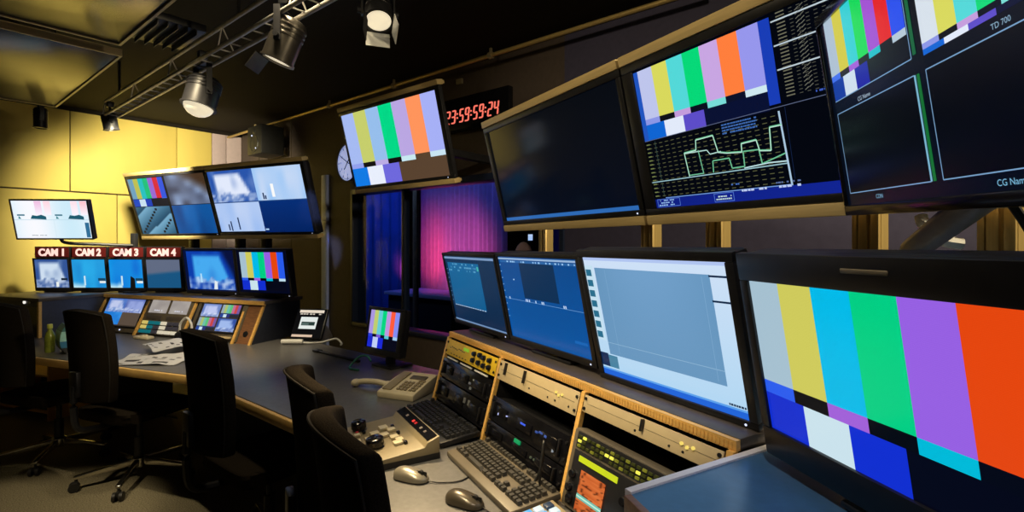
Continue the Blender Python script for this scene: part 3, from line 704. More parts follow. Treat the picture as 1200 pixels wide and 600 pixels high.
# near quad monitor on an arm
K = 0.68
Xc = Vector((-0.2016, -0.9789, -0.0333)); Uc = Vector((-0.1610, -0.0004, 0.9870)); Nc = Vector((-0.9661, 0.2044, -0.1575))
orig = Vector((0.99287, 1.5, 0.15101)) * K + Vector((0, 0, EYE))
root = thing('arm_monitor', 'near tilted monitor split into four panes, on a swivel arm', 'monitor', orig - Vector((0, 0, 0)), 0)
Yb = -Nc
def cmat():
    m = Matrix.Identity(4)
    for i in range(3): m[i][0] = Xc[i]; m[i][1] = Yb[i] if Yb.dot(Vector((1, 0, 0))) > 0 else -Yb[i]; m[i][2] = Uc[i]
    return m
Tc = cmat()
SW, SH = 0.60, 0.367
sx0, sz0 = -0.018, -0.024
g = G(); g.b2((sx0 - 0.006, 0.012, sz0 - 0.016), (sx0 + SW + 0.006, 0.05, sz0 + SH + 0.016), bev=0.008)
g.b2((sx0 + 0.12, 0.05, sz0 + 0.06), (sx0 + SW - 0.12, 0.07, sz0 + SH - 0.06), bev=0.01); obj('casing', g.xf(Tc), M['gloss'], root)
g = G()
x0, x1, z0, z1 = sx0 - 0.008, sx0 + SW + 0.008, sz0 - 0.02, sz0 + SH + 0.02
for a, c in (((x0, -0.002, z0), (x1, 0.016, sz0)), ((x0, -0.002, sz0 + SH), (x1, 0.016, z1)), ((x0, -0.002, sz0), (sx0, 0.016, sz0 + SH)), ((sx0 + SW, -0.002, sz0), (x1, 0.016, sz0 + SH))): g.b2(a, c, bev=0.002)
obj('bezel', g.xf(Tc), M['gloss'], root)
sc = Scr(SW, SH)
sc.rect(0, 0, 1, 1, (3, 10, 24), 0)
def cu(x): return (x * K - sx0) / SW
def cv(z): return (z * K - sz0) / SH
uA, uB, uC_, uD = cu(0), cu(0.393), cu(0.436), cu(0.829)
vA, vB, vC, vD = cv(0), cv(0.235), cv(0.272), cv(0.507)
sc.bars(uA, vC, uB - 0.005, vD, PAL_C, 1, 0.69, 0.76)
sc.bars(uC_, cv(0.265), uD, vD, [(215, 225, 235)] + PAL_B[1:], 1, 0.9, 0.95)
ln = (120, 160, 200)
for a, b, c, d in ((uA, vA, uB, vB), (uC_, vA, uD, vB)):
    sc.rect(a, b, c, d, (3, 6, 14), 1); sc.line([(a, b), (c, b), (c, d), (a, d), (a, b)], 0.0017, ln, 2)
sc.line([(uA, vC), (uB, vC), (uB, vD)], 0.0017, ln, 2)
sc.rect(uB + 0.01, vA, uB + 0.022, vB, (20, 110, 50), 2); sc.rect(uB + 0.0, vA, uB + 0.007, vB, (120, 180, 205), 3); sc.rect(uB + 0.008, vC + 0.01, uB + 0.022, vD, (20, 100, 60), 2)
sc.text('CG Name', uA + 0.15, cv(0.242), 0.011, (170, 190, 210), 3); sc.text('CDN', uA + 0.165, cv(-0.023), 0.011, (120, 170, 200), 3)
sc.text('TD 700', uC_ + 0.22, cv(0.244), 0.010, (140, 175, 200), 3); sc.text('CG Name', uC_ + 0.17, cv(-0.026), 0.012, (120, 180, 215), 3)
sc.build('screen', M['screen'], root, Tc @ Matrix.Translation((sx0, 0.004, sz0)))
# arm: from the casing back down to the post behind
pa = Tc @ Vector((0.26, 0.075, -0.03))
g = G(); base_w = W(RS, -0.52, 1.28, 1.44) - orig
g.cyl(base_w, pa, 0.024, n=18); g.cyl(base_w - (pa - base_w).normalized() * 0.03, base_w, 0.018, n=18); obj('arm_tube', g, mat('blue_grey_arm_paint', (0.2, 0.22, 0.26), 0.35, 0.3), root)
g = G(); g.tube([pa, pa + Vector((0.0, 0.0, 0.05)), Tc @ Vector((0.27, 0.06, 0.12))], 0.022); obj('arm_joint', g, M['alu'], root)
g = G(); g.b2((base_w.x - 0.03, base_w.y - 0.02, base_w.z - 0.40), (base_w.x + 0.01, base_w.y + 0.02, base_w.z - 0.02), bev=0.005); g.b2((base_w.x - 0.06, base_w.y - 0.05, base_w.z - 0.41), (base_w.x + 0.05, base_w.y + 0.05, base_w.z - 0.395), bev=0.003); obj('arm_post', g, M['alu'], root)
g = G(); g.tube([base_w + Vector((0.0, -0.02, 0.07)), base_w + Vector((0.0, -0.03, 0.05)), base_w + Vector((0.02, -0.05, 0.02)), base_w + Vector((0.05, -0.06, 0.012))], 0.012); obj('cable_clip', g, M['white'], root)
g = G(); q = Tc @ Vector((0.34, 0.07, -0.03))
g.tube([q, q + Vector((0.0, -0.03, -0.02)), q + Vector((0.02, -0.08, -0.035)), q + Vector((0.05, -0.18, -0.03)), q + Vector((0.08, -0.30, 0.02))], 0.012); obj('cable', g, M['cableblack'], root)
g = G(); g.tube([q + Vector((-0.01, 0.02, 0)), q + Vector((0.03, 0.02, -0.06)), q + Vector((0.05, 0.02, -0.12)), q + Vector((0.05, 0.03, -0.30))], 0.006); obj('cable', g, M['cableblack'], root)

# ================================================================== MIDDLE SECTION: colour bar monitor by the window, clocks
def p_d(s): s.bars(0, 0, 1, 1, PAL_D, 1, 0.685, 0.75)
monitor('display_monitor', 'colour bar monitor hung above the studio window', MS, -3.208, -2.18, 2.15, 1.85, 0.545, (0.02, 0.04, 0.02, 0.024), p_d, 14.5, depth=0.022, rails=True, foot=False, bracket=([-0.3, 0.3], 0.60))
root = thing('wall_clock', 'round white wall clock half hidden behind the colour bar monitor', 'clock', W(MS, -4.20, RW, 2.225), rotz(MS))
RX = Matrix.Rotation(R(90), 4, 'X')
g = G(); g.lathe([(0, 0.0), (0.178, 0.0), (0.178, 0.028), (0.174, 0.033), (0.171, 0.028), (0.171, 0.02), (0, 0.02)], 40, T=RX); obj('case', g, M['black'], root)
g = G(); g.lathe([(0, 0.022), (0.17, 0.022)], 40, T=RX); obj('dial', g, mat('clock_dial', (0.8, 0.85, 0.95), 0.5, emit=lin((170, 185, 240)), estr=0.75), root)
g = G()
for k in range(60):
    a = R(k * 6); r0 = 0.135 if k % 5 == 0 else 0.15; wd = 0.007 if k % 5 == 0 else 0.003
    g.box((0, 0, (r0 + 0.163) / 2), (wd, 0.002, 0.163 - r0), T=Matrix.Translation((0, -0.023, 0)) @ Matrix.Rotation(a, 4, 'Y'))
for k in range(1, 13):
    t = text_bm(str(k), 0.036); xs = [v.co.x for v in t.verts]; cx = (min(xs) + max(xs)) / 2
    a = R(30 * k); g.join(t, 0, Matrix.Translation((math.sin(a) * 0.112 - cx, -0.0235, math.cos(a) * 0.112 - 0.013)))
obj('dial_marking', g, M['ink'], root)
for nm, L_, wd, a in (('hour_hand', 0.085, 0.010, 220), ('minute_hand', 0.13, 0.007, 300)):
    g = G(); g.box((0, 0, L_ / 2 - 0.015), (wd, 0.003, L_ + 0.03), T=Matrix.Translation((0, -0.026, 0)) @ Matrix.Rotation(R(a), 4, 'Y')); obj(nm, g, M['ink'], root)
# digital clock 23:59:59:24
root = thing('digital_clock', 'black digital clock with red digits reading 23:59:59:24', 'clock', W(MS, -2.585, RW, 2.365), rotz(MS))
g = G(); g.b2((-0.32, -0.05, -0.06), (0.36, 0, 0.19), bev=0.006); g.b2((-0.33, -0.055, -0.065), (0.37, -0.045, -0.05), bev=0.003); obj('case', g, M['gloss'], root)
SEG = {'2': 'abged', '3': 'abgcd', '5': 'afgcd', '9': 'abcdfg', '4': 'fgbc'}
g = G(); x = -0.262
for ch in '23:59:59:24':
    if ch == ':':
        for zz in (0.038, 0.068): g.b2((x + 0.004, -0.056, zz - 0.005), (x + 0.014, -0.049, zz + 0.005))
        x += 0.026; continue
    wd, hh, t_ = 0.042, 0.1, 0.009
    q = {'a': ((0.006, hh - t_), (wd - 0.006, hh)), 'g': ((0.006, hh / 2 - t_ / 2), (wd - 0.006, hh / 2 + t_ / 2)), 'd': ((0.006, 0), (wd - 0.006, t_)),
         'f': ((0, hh / 2 + 0.005), (t_, hh - 0.005)), 'b': ((wd - t_, hh / 2 + 0.005), (wd, hh - 0.005)), 'e': ((0, 0.005), (t_, hh / 2 - 0.005)), 'c': ((wd - t_, 0.005), (wd, hh / 2 - 0.005))}
    for k in SEG[ch]:
        (a, b), (c, d) = q[k]
        sh = 0.12
        g.prism([(x + a + b * sh, b), (x + c + b * sh, b), (x + c + d * sh, d), (x + a + d * sh, d)], -0.056, -0.049, 'y')
    x += 0.058
obj('lit_digit', g, glow('red_digit', (255, 120, 100), 1.0), root)
# small fixture above the digital clock
g = G(); g.b2((-0.03, -0.02, -0.02), (0.03, 0, 0.02), bev=0.003); tag(place(obj('wall_socket', g, M['putty']), W(MS, -2.74, RW, 2.69), rotz(MS)), 'tiny beige wall box above the digital clock', 'socket')

# ================================================================== LEFT CONSOLE RACK
LZ = 1.04
LB_ = [-4.70, -4.173, -3.653, -3.144, -2.98]
root = thing('equipment_rack', 'wood framed equipment rack under the camera monitors at the back', 'rack', W(LS, -3.8, 2.74, DZ), rotz(LS))
def lx(s): return s + 3.8
g = G(); g.b2((lx(-4.71), 0.13, LZ - DZ - 0.025), (lx(-2.965), 0.51, LZ - DZ), bev=0.002); obj('top_shelf', g, M['shelf'], root)
g = G(); g.b2((lx(-4.71), 0.118, LZ - DZ - 0.03), (lx(-2.965), 0.131, LZ - DZ - 0.002)); obj('edge_strip', g, M['wood'], root)
for i, s in enumerate(LB_):
    mm = [M['wood'], M['navy']] ; g = G()
    tk = 0.01
    g.prism([(0.0, 0), (0.135, LZ - DZ - 0.026), (0.15, LZ - DZ - 0.026), (0.015, 0)], lx(s) - tk, lx(s) + tk, 'x', 0)
    g.prism([(0.015, 0), (0.15, LZ - DZ - 0.026), (0.49, LZ - DZ - 0.026), (0.49, 0)], lx(s) - tk + 0.001, lx(s) + tk - 0.001, 'x', 1)
    obj('divider', g, mm, root)
g = G(); g.b2((lx(-4.70), 0.48, 0), (lx(-2.98), 0.495, LZ - DZ - 0.026)); obj('back_panel', g, M['black'], root)
TL = R(-23)
g = G(); g.b2((lx(-3.13), 0.02, 0), (lx(-2.994), 0.026, 0.31)); obj('blank_cover', g.xf(Matrix.Rotation(TL, 4, 'X')), M['brownwood'], root)
g = G(); g.lathe([(0, 0.002), (0.022, 0.002), (0.022, 0)], 18, T=Matrix.Rotation(TL, 4, 'X') @ Matrix.Translation((lx(-3.06), 0.019, 0.08)) @ RX); obj('cable_port', g, M['black'], root)
# bay screens
def bay_screen(label, s0, s1, v0, v1, paint, extra=None):
    root = thing('rack_monitor', label, 'monitor', W(LS, (s0 + s1) / 2, 2.755, DZ), rotz(LS), 'screens built into the back rack')
    T = Matrix.Rotation(TL, 4, 'X'); w_ = s1 - s0
    g = G(); g.b2((-0.248, 0, 0.012), (0.248, 0.01, 0.308), bev=0.002); obj('faceplate', g.xf(T), M['keytop'], root)
    g = G()
    for a, c in (((-w_ / 2 - 0.012, -0.006, v0 - 0.012), (w_ / 2 + 0.012, 0.002, v0)), ((-w_ / 2 - 0.012, -0.006, v1), (w_ / 2 + 0.012, 0.002, v1 + 0.012)), ((-w_ / 2 - 0.012, -0.006, v0), (-w_ / 2, 0.002, v1)), ((w_ / 2, -0.006, v0), (w_ / 2 + 0.012, 0.002, v1))): g.b2(a, c, bev=0.001)
    obj('bezel', g.xf(T), M['black'], root)
    sc = Scr(w_, v1 - v0); sc.rect(0, 0, 1, 1, (60, 50, 40), 0); paint(sc); sc.build('screen', M['screen'], root, T @ Matrix.Translation((-w_ / 2, -0.002, v0)))
    if extra: extra(root, T)
    return root
def p_l1(s):
    s.grid(0, 0.5, 0.5, 1, studio_picture((190, 200, 235), (70, 110, 190), 1.3), 14, 10); s.grid(0.5, 0.5, 1, 1, studio_picture((150, 165, 220), (90, 110, 180), 4.1, 0.9), 14, 10)
    s.grid(0.0, 0.04, 0.5, 0.5, lambda u, v: mixc((20, 110, 205), (60, 150, 230), vn(u * 4, v * 3)), 10, 8); s.rect(0.5, 0.04, 1, 0.5, (88, 74, 62), 1)
    s.poly([(0.16, 0.05), (0.4, 0.05), (0.32, 0.2), (0.22, 0.2)], (120, 180, 235), 2)
def l1x(root, T):
    g = G(); g.cyl((0.05, 0, 0.03), (0.05, -0.004, 0.03), 0.006, n=12); obj('power_light', g.xf(T), M['led_white'], root)
bay_screen('rack screen with four blue pictures, farthest left of the three', -4.635, -4.20, 0.06, 0.285, p_l1, l1x)
PLQ = [(150, 170, 180), (170, 190, 110), (110, 190, 170), (90, 190, 120), (190, 110, 150), (200, 70, 70), (120, 90, 160)]
def p_l3(s):
    pb = PLQ + [(40, 60, 110)] * 7 + [(40, 70, 150), (200, 225, 240), (40, 50, 120), (40, 40, 50)]
    s.grid(0.02, 0.52, 0.48, 0.98, studio_picture((190, 200, 240), (100, 125, 190), 2.2), 12, 9); s.bars(0.52, 0.52, 0.98, 0.98, pb); s.bars(0.02, 0.02, 0.48, 0.48, pb)
    s.grid(0.52, 0.02, 0.98, 0.48, studio_picture((160, 185, 235), (50, 80, 160), 5.7), 12, 9)
def l3x(root, T):
    g = G(); g.b2((-0.235, -0.02, 0.026), (0.2, 0, 0.042), bev=0.003); obj('ledge', g.xf(T), M['beige'], root)
bay_screen('rack screen split into four pictures, two of them colour bars', -3.56, -3.11 - 0.06, 0.075, 0.285, p_l3, l3x)
# bay 2: two little screens above a bank of coloured buttons
root = thing('switcher_panel', 'control panel of coloured buttons under two small grey screens', 'control panel', W(LS, -3.913, 2.755, DZ), rotz(LS)); T = Matrix.Rotation(TL, 4, 'X')
g = G(); g.b2((-0.248, 0, 0.012), (0.248, 0.012, 0.308), bev=0.002); obj('faceplate', g.xf(T), M['keytop'], root)
for x0 in (-0.21, 0.015):
    sc = Scr(0.2, 0.105); sc.grid(0, 0, 1, 1, lambda u, v: mixc((150, 142, 138), (176, 168, 160), vn(u * 4 + x0 * 9, v * 3)), 8, 6); sc.scribble(0.3, 0.1, 0.9, 0.3, (205, 205, 215), 1, 2, 0.6); sc.build('screen', M['screen'], root, T @ Matrix.Translation((x0, -0.002, 0.185)))
    g = G(); g.b2((x0, -0.004, 0.13), (x0 + 0.17, 0, 0.165), bev=0.002); obj('label_strip', g.xf(T), M['shelf'], root)
btn = {'yellow_button': ((220, 200, 110), [(0, 2), (0, 1)]), 'teal_button': ((20, 110, 120), [(1, 2), (1, 1), (1, 0), (0, 0), (2, 2)]), 'white_button': ((225, 215, 190), [(3, 2), (3, 1), (3, 0), (4, 0), (5, 0)]), 'grey_button': ((84, 80, 88), [(4, 2), (4, 1), (5, 2), (5, 1), (2, 1), (2, 0)])}
for nm, (c, L_) in btn.items():
    mm = glow(nm, c, 0.75 if nm != 'grey_button' else 0.3)
    for i, j in L_:
        g = G(); g.b2((-0.225 + i * 0.07, -0.012, 0.022 + j * 0.035), (-0.225 + i * 0.07 + 0.058, 0, 0.022 + j * 0.035 + 0.026), bev=0.003); obj(nm, g.xf(T), mm, root)
# left cabinet, end unit
root = thing('console_cabinet', 'dark console cabinet with a wood corner edge at the far left', 'cabinet', W(LS, -5.1, 2.42, DZ), rotz(LS))
g = G(); g.b2((-0.4, 0, 0), (0.38, 0.6, LZ - DZ - 0.025)); obj('body', g, M['navy'], root)
g = G(); g.b2((-0.41, -0.012, LZ - DZ - 0.025), (0.386, 0.8, LZ - DZ), bev=0.003); obj('cabinet_top', g, M['shelf'], root)
g = G(); g.b2((0.37, -0.014, 0), (0.39, 0.006, LZ - DZ - 0.025)); obj('corner_edge', g, M['wood'], root)
g = G(); g.cyl((0.19, 0, 0.265), (0.19, -0.008, 0.265), 0.012, n=14); obj('white_light', g, glow('white_light', (255, 250, 240), 1.0), root)
g = G(); g.cyl((0.25, 0, 0.265), (0.25, -0.008, 0.265), 0.01, n=14); obj('push_button', g, M['putty'], root)
g = G(); g.b2((-0.36, -0.004, 0.02), (0.35, 0.002, 0.235)); obj('front_grille', g, M['gloss'], root)
# ------------------------------------------------------------------ camera monitors + tally signs
CS = 88.0; CD = 4.25; pit = 0.3286; cs0 = -4.276
def cam_pic(k):
    hi = [(205, 222, 240), (40, 170, 232), (20, 150, 230), (92, 104, 128)][k]; lo = [(50, 84, 150), (20, 110, 190), (10, 96, 205), (70, 84, 110)][k]
    def p(s):
        if k == 0: s.grid(0, 0, 1, 1, studio_picture(hi, lo, 0.7, 0.72), 24, 16)
        elif k == 3:
            s.grid(0, 0, 1, 1, lambda u, v: mixc((24, 84, 128), (96, 106, 130), (v - 0.42 - 0.12 * u) * 9), 16, 20)
        else:
            s.grid(0, 0, 1, 1, lambda u, v: mixc(mixc(lo, hi, 0.3 + 0.9 * vn(u * 5 + k * 3, v * 1.5)), (200, 235, 245), (0.16 + 0.1 * vn(u * 11 + k, 1) - v) * 5 if u < 0.35 else 0), 24, 16)
            s.rect(0.33, 0.08, 0.38, 0.42, (200, 230, 240), 2); s.rect(0.76, 0.24, 0.98, 0.34, (20, 70, 100), 2); s.rect(0.8, 0.16, 0.98, 0.24, (225, 235, 235), 3)
        if k == 0: s.rect(0.76, 0.26, 0.95, 0.34, (24, 40, 60), 2); s.rect(0.6, 0.03, 0.68, 0.2, (235, 240, 235), 2)
    return p
M['tally'] = mat('dark_red_tally_panel', (0.1, 0.012, 0.012), 0.35, emit=lin((60, 4, 4)), estr=0.6)
M['tallytext'] = glow('pink_lit_lettering', (255, 214, 205), 1.0)
names = ['white stage picture', 'pale turquoise picture', 'bright blue picture', 'grey and dim blue picture']
for k in range(4):
    a = cs0 + k * pit
    monitor('camera_monitor', 'small camera monitor with %s under the CAM %d sign' % (names[k], k + 1), CS, a + 0.004, a + pit - 0.004, CD, LZ + 0.012, 0.285, (0.014, 0.014, 0.03, 0.012), cam_pic(k), 6, LZ, depth=0.035, group='camera monitors on the back rack', led=False)
    root = thing('tally_sign', 'dark red lit sign reading CAM %d' % (k + 1), 'sign', W(CS, a + pit / 2, CD - 0.015, 1.338), rotz(CS), 'camera signs')
    g = G(); g.b2((-pit / 2 + 0.012 - (0.0), 0, 0), (pit / 2 - 0.004, 0.05, 0.098), bev=0.004); obj('housing', g, M['black'], root)
    g = G(); g.b2((-pit / 2 + 0.02, -0.003, 0.008), (pit / 2 - 0.012, 0.001, 0.09)); obj('lit_panel', g, M['tally'], root)
    t = text_bm('CAM %d' % (k + 1), 0.084, 0.002, 0.0035)
    xs = [v.co.x for v in t.verts]; cx = (min(xs) + max(xs)) / 2; sxx = 0.225 / (max(xs) - min(xs))
    g = G(); g.join(t, 0, Matrix.Translation((0, -0.005, 0.02)) @ Matrix.Scale(sxx, 4, (1, 0, 0)) @ Matrix.Translation((-cx, 0, 0)))
    g2 = obj('lettering', g, M['tallytext'], root)
def p_five(s):
    s.rect(0, 0, 1, 1, (4, 16, 60), 0); s.grid(0.06, 0.03, 0.97, 0.97, lambda u, v: mixc(studio_picture((70, 170, 240), (8, 60, 170), 3.3, 0.72)(u, v), (3, 14, 60), (u - (0.72 + 0.34 * (1 - v))) * 9), 30, 20)
    s.poly([(0.55, 0.04), (0.62, 0.04), (0.63, 0.22), (0.58, 0.26)], (225, 235, 240), 2); s.rect(0.3, 0.2, 0.33, 0.42, (180, 225, 250), 2)
def p_six(s): s.rect(0, 0, 1, 1, (3, 7, 30), 0); s.bars(0.06, 0.06, 0.93, 0.96, PAL_N[:6] + [(40, 90, 235)] + PAL_N[7:], 1, 0.68, 0.75)
monitor('preview_monitor', 'preview monitor with a blue studio picture, right of the CAM 4 screen', LS, -3.95, -3.385, 3.02, LZ + 0.012, 0.372, (0.012, 0.012, 0.03, 0.014), p_five, 8, LZ, group='preview monitors on the back rack')
monitor('preview_monitor', 'preview monitor with colour bars at the end of the back rack', LS, -3.375, -2.85, 3.02, LZ + 0.012, 0.372, (0.012, 0.02, 0.03, 0.014), p_six, 8, LZ, group='preview monitors on the back rack')
# ------------------------------------------------------------------ upper bank
def p_u1(s):
    s.bars(0.0, 0.5, 0.47, 0.99, PAL_U, 1, 0.72, 0.74); s.rect(0.49, 0, 0.5, 1, (3, 8, 18), 1)
    s.grid(0.5, 0.5, 1, 1, lambda u, v: mixc(mixc((60, 64, 84), (150, 175, 215), vn(u * 5, v * 4)), (70, 50, 34), (u + v - 1.2) * 2.4), 18, 12); s.grid(0.5, 0, 1, 0.49, lambda u, v: mixc((8, 56, 120), (16, 110, 190), vn(u * 6 + 3, v * 1.2)), 18, 8)
    s.grid(0.0, 0.0, 0.47, 0.49, lambda u, v: mixc((20, 70, 100), (150, 205, 235), 0.9 * ((v - u * 0.9 + 1.0) % 0.85)), 20, 20)
    for k in range(9): s.rect(0.02 + k * 0.03, 0.02 + k * 0.05, 0.05 + k * 0.03, 0.06 + k * 0.05, (6, 20, 34), 2)
    for k in range(5): s.rect(0.3 + k * 0.03, 0.02 + k * 0.05, 0.33 + k * 0.03, 0.06 + k * 0.05, (6, 20, 34), 2)
def p_u2(s):
    s.grid(0.0, 0.5, 0.5, 1, studio_picture((226, 234, 252), (40, 84, 170), 8.2, 0.7), 24, 14); s.grid(0.5, 0.5, 1, 1, lambda u, v: mixc((150, 195, 245), (206, 220, 245), vn(u * 7, v * 1.5)), 20, 8)
    s.grid(0.0, 0.02, 0.5, 0.49, lambda u, v: mixc((150, 185, 240), (200, 215, 245), vn(u * 6 + 2, v * 1.2)), 20, 8); s.grid(0.5, 0.0, 1, 0.49, lambda u, v: mixc((2, 34, 96), (4, 46, 118), v), 4, 4)
    for u, v, h_ in ((0.1, 0.04, 0.1), (0.13, 0.03, 0.16), (0.22, 0.05, 0.2), (0.56, 0.52, 0.1), (0.58, 0.52, 0.06)): s.rect(u, v, u + 0.015, v + h_, (30, 50, 90), 2)
    s.rect(0.66, 0.55, 0.69, 0.75, (250, 250, 250), 2); s.rect(0.51, 0.035, 0.545, 0.06, (170, 200, 240), 3); s.rect(0, 0.488, 1, 0.503, (30, 70, 130), 2)
UB = 'pair of large monitors above the camera monitors'
ub = ([-0.25, 0.25], 0.16)
monitor('display_monitor', 'large split monitor with small colour bars and stair picture at the back', US, -5.04, -3.97, 2.9, 1.53, 0.55, (0.03, 0.02, 0.02, 0.022), p_u1, 15.5, depth=0.05, rails=True, group=UB, foot=False, bracket=ub)
monitor('display_monitor', 'large split monitor with white studio pictures at the back', US, -3.966, -2.886, 2.9, 1.53, 0.55, (0.02, 0.04, 0.02, 0.022), p_u2, 15.5, depth=0.05, rails=True, group=UB, foot=False, bracket=ub)
for s, lab in ((-4.64, 'black post behind the CAM 4 sign'), (-4.02, 'black post above the blue preview monitor'), (-3.70, 'black post above the joint of the preview monitors')):
    g = G(); g.b2((-0.035, -0.03, 0), (0.035, 0.03, 1.95), bev=0.004); g.b2((-0.1, -0.09, 0), (0.1, 0.09, 0.012), bev=0.003)
    tag(place(obj('support_post', g, M['black']), W(US, s, 3.13, 0), rotz(US)), lab, 'post', 'black posts behind the back rack')
# wall screen on the far left, on a pole arm
def p_tv(s):
    s.grid(0, 0, 1, 1, lambda u, v: mixc((206, 236, 250), (250, 250, 255), 0.5 + 0.5 * math.sin(6.3 * u)), 12, 8)
    for u, c in ((0.3, (240, 190, 225)), (0.42, (255, 215, 225)), (0.78, (255, 225, 235)), (0.9, (255, 195, 205))): s.grid(u, 0.62, u + 0.09, 0.99, lambda a, b, c=c: mixc(c, (250, 245, 255), 1 - b), 3, 5, 2)
    for u0 in (0.05, 0.55):
        s.poly([(u0 + 0.17, 0.52), (u0 + 0.38, 0.5), (u0 + 0.38, 0.58), (u0 + 0.32, 0.63), (u0 + 0.26, 0.6), (u0 + 0.2, 0.62)], (30, 90, 110), 3); s.rect(u0, 0.6, u0 + 0.1, 0.64, (60, 120, 140), 3); s.poly([(u0 + 0.01, 0.52), (u0 + 0.05, 0.52), (u0 + 0.02, 0.6)], (40, 130, 140), 3)
    s.rect(0, 0.485, 1, 0.5, (190, 220, 235), 2); s.rect(0.52, 0.02, 0.53, 0.49, (215, 235, 245), 2); s.rect(0.93, 0.02, 0.985, 0.42, (50, 110, 150), 3); s.scribble(0.2, 0.06, 0.4, 0.09, (60, 90, 110), 1, 3, 0.8)
root = monitor('display_monitor', 'white lit monitor on an arm before the yellow wall', 92, -3.70, -3.115, 4.07, 1.49, 0.315, (0.01, 0.012, 0.012, 0.012), p_tv, 12, depth=0.035, foot=False, led=False)
g = G(); g.b2((0.29, 0.40, -0.45), (0.33, 0.44, 0.06), bev=0.004); g.b2((0.25, 0.365, -0.45), (0.37, 0.475, -0.438), bev=0.003); obj('arm_pole', g, M['black'], root)
g = G(); g.tube([(0.31, 0.40, -0.045), (0.15, 0.25, -0.035), (0.0, 0.09, -0.02), (0.0, 0.07, 0.05), (0.0, 0.05, 0.1)], 0.013); obj('arm', g, M['black'], root)

# ================================================================== OBJECTS ON THE DESK
# small colour bar monitor
def p_s(s): s.bars(0.02, 0.02, 0.98, 0.98, PAL_S, 1, 0.64, 0.72)
monitor('desk_monitor', 'small colour bar monitor standing on the desk by the studio window', MS, -2.60, -2.265, 1.80, DZ + 0.075, 0.272, (0.014, 0.04, 0.03, 0.016), p_s, -9, DZ, depth=0.04, led=False)
# telephone
root = thing('telephone', 'beige desk telephone with its handset lying beside it', 'telephone', W(RS, -2.36, 0.77, DZ), rotz(RS) + R(38))
g = G(); g.prism([(-0.11, 0), (0.11, 0), (0.11, 0.075), (0.02, 0.06), (-0.11, 0.03)], -0.10, 0.10, 'x', bev=0.006); obj('body', g, M['cream'], root)
SL = Matrix.Translation((0, -0.11, 0.031)) @ Matrix.Rotation(R(12.5), 4, 'X')
g = G(); g.b2((-0.085, 0.02, 0.0), (-0.035, 0.2, 0.006), bev=0.003); obj('cradle', g.xf(SL), M['putty'], root)
g = G()
for i in range(3):
    for j in range(4): g.b2((-0.012 + i * 0.02, 0.03 + j * 0.022, 0), (0.002 + i * 0.02, 0.044 + j * 0.022, 0.006), bev=0.001)
for i in range(2):
    for j in range(5): g.b2((0.054 + i * 0.02, 0.03 + j * 0.022, 0), (0.068 + i * 0.02, 0.044 + j * 0.022, 0.006), bev=0.001)
obj('keys', g.xf(SL), M['putty'], root)
g = G(); g.b2((-0.01, 0.14, 0), (0.075, 0.175, 0.004), bev=0.001); obj('display', g.xf(SL), M['keytop'], root)
g = G(); g.tube([(-0.31, 0.0, 0.02), (-0.27, 0.01, 0.028), (-0.2, 0.02, 0.03), (-0.14, 0.03, 0.02)], 0.014, 10); g.sph((-0.31, 0.0, 0.02), 0.023, sc=(1, 1.1, .85)); g.sph((-0.14, 0.03, 0.02), 0.02, sc=(1, 1.1, .9)); obj('handset', g, M['cream'], root)
g = G(); g.tube([(-0.14, 0.03, 0.016), (-0.11, 0.07, 0.01), (-0.1, 0.1, 0.015)], 0.004); obj('cord', g, M['cream'], root)
# jog controller
root = thing('edit_controller', 'beige control box with round knobs and a dark display strip', 'control box', W(RS, -1.77, 0.50, DZ), rotz(RS))
g = G(); g.prism([(-0.127, 0), (0.127, 0), (0.127, 0.075), (0.085, 0.06), (0.075, 0.045), (-0.127, 0.028)], -0.18, 0.18, 'x', bev=0.003); obj('housing', g, M['putty'], root)
g = G(); g.prism([(-0.128, 0), (0.128, 0), (0.128, 0.02), (-0.128, 0.02)], -0.181, 0.181, 'x'); obj('base', g, M['black'], root)
SLc = Matrix.Translation((0, -0.127, 0.0285)) @ Matrix.Rotation(R(4.8), 4, 'X')
g = G(); g.b2((-0.17, 0, -0.001), (0.17, 0.036, 0.003)); obj('display_strip', g.xf(Matrix.Translation((0, 0.087, 0.0615)) @ Matrix.Rotation(R(20), 4, 'X')), M['gloss'], root)
for kx, c, st in ((-0.09, (150, 130, 110), .4), (-0.02, (255, 60, 50), 1.2), (0.005, (200, 40, 40), .8), (0.06, (170, 150, 120), .5), (0.1, (150, 130, 110), .4)):
    g = G(); g.b2((kx, 0.012, 0.002), (kx + 0.012, 0.022, 0.0045)); obj('indicator_light', g.xf(Matrix.Translation((0, 0.087, 0.0615)) @ Matrix.Rotation(R(20), 4, 'X')), glow('indicator', c, st), root)
for kx, ky, r_, hh in ((-0.125, 0.06, 0.027, 0.034), (0.065, 0.07, 0.03, 0.034)):
    g = G(); g.lathe([(0, hh), (r_ * 0.72, hh), (r_ * 0.95, hh - 0.004), (r_, hh - 0.01), (r_, 0.008), (r_ * 0.85, 0.006), (r_ * 0.85, 0), (0, 0)], 28, T=Matrix.Translation((kx, ky, 0.0))); g.sph((kx + r_ * 0.4, ky, hh), 0.005); obj('jog_knob', g.xf(SLc), M['gloss'], root)
for kx, ky, wx, wy in ((-0.09, 0.12, 0.035, 0.03), (-0.05, 0.14, 0.028, 0.028), (-0.02, 0.055, 0.03, 0.03), (-0.055, 0.08, 0.03, 0.03), (-0.02, 0.105, 0.03, 0.03), (0.02, 0.13, 0.03, 0.028), (0.055, 0.14, 0.03, 0.024), (0.075, 0.125, 0.03, 0.03), (0.12, 0.02, 0.035, 0.024), (-0.075, 0.03, 0.02, 0.02), (-0.02, 0.02, 0.024, 0.02)):
    g = G(); g.b2((kx, ky, 0), (kx + wx, ky + wy, 0.009), bev=0.002); obj('button', g.xf(SLc), M['cream'], root)
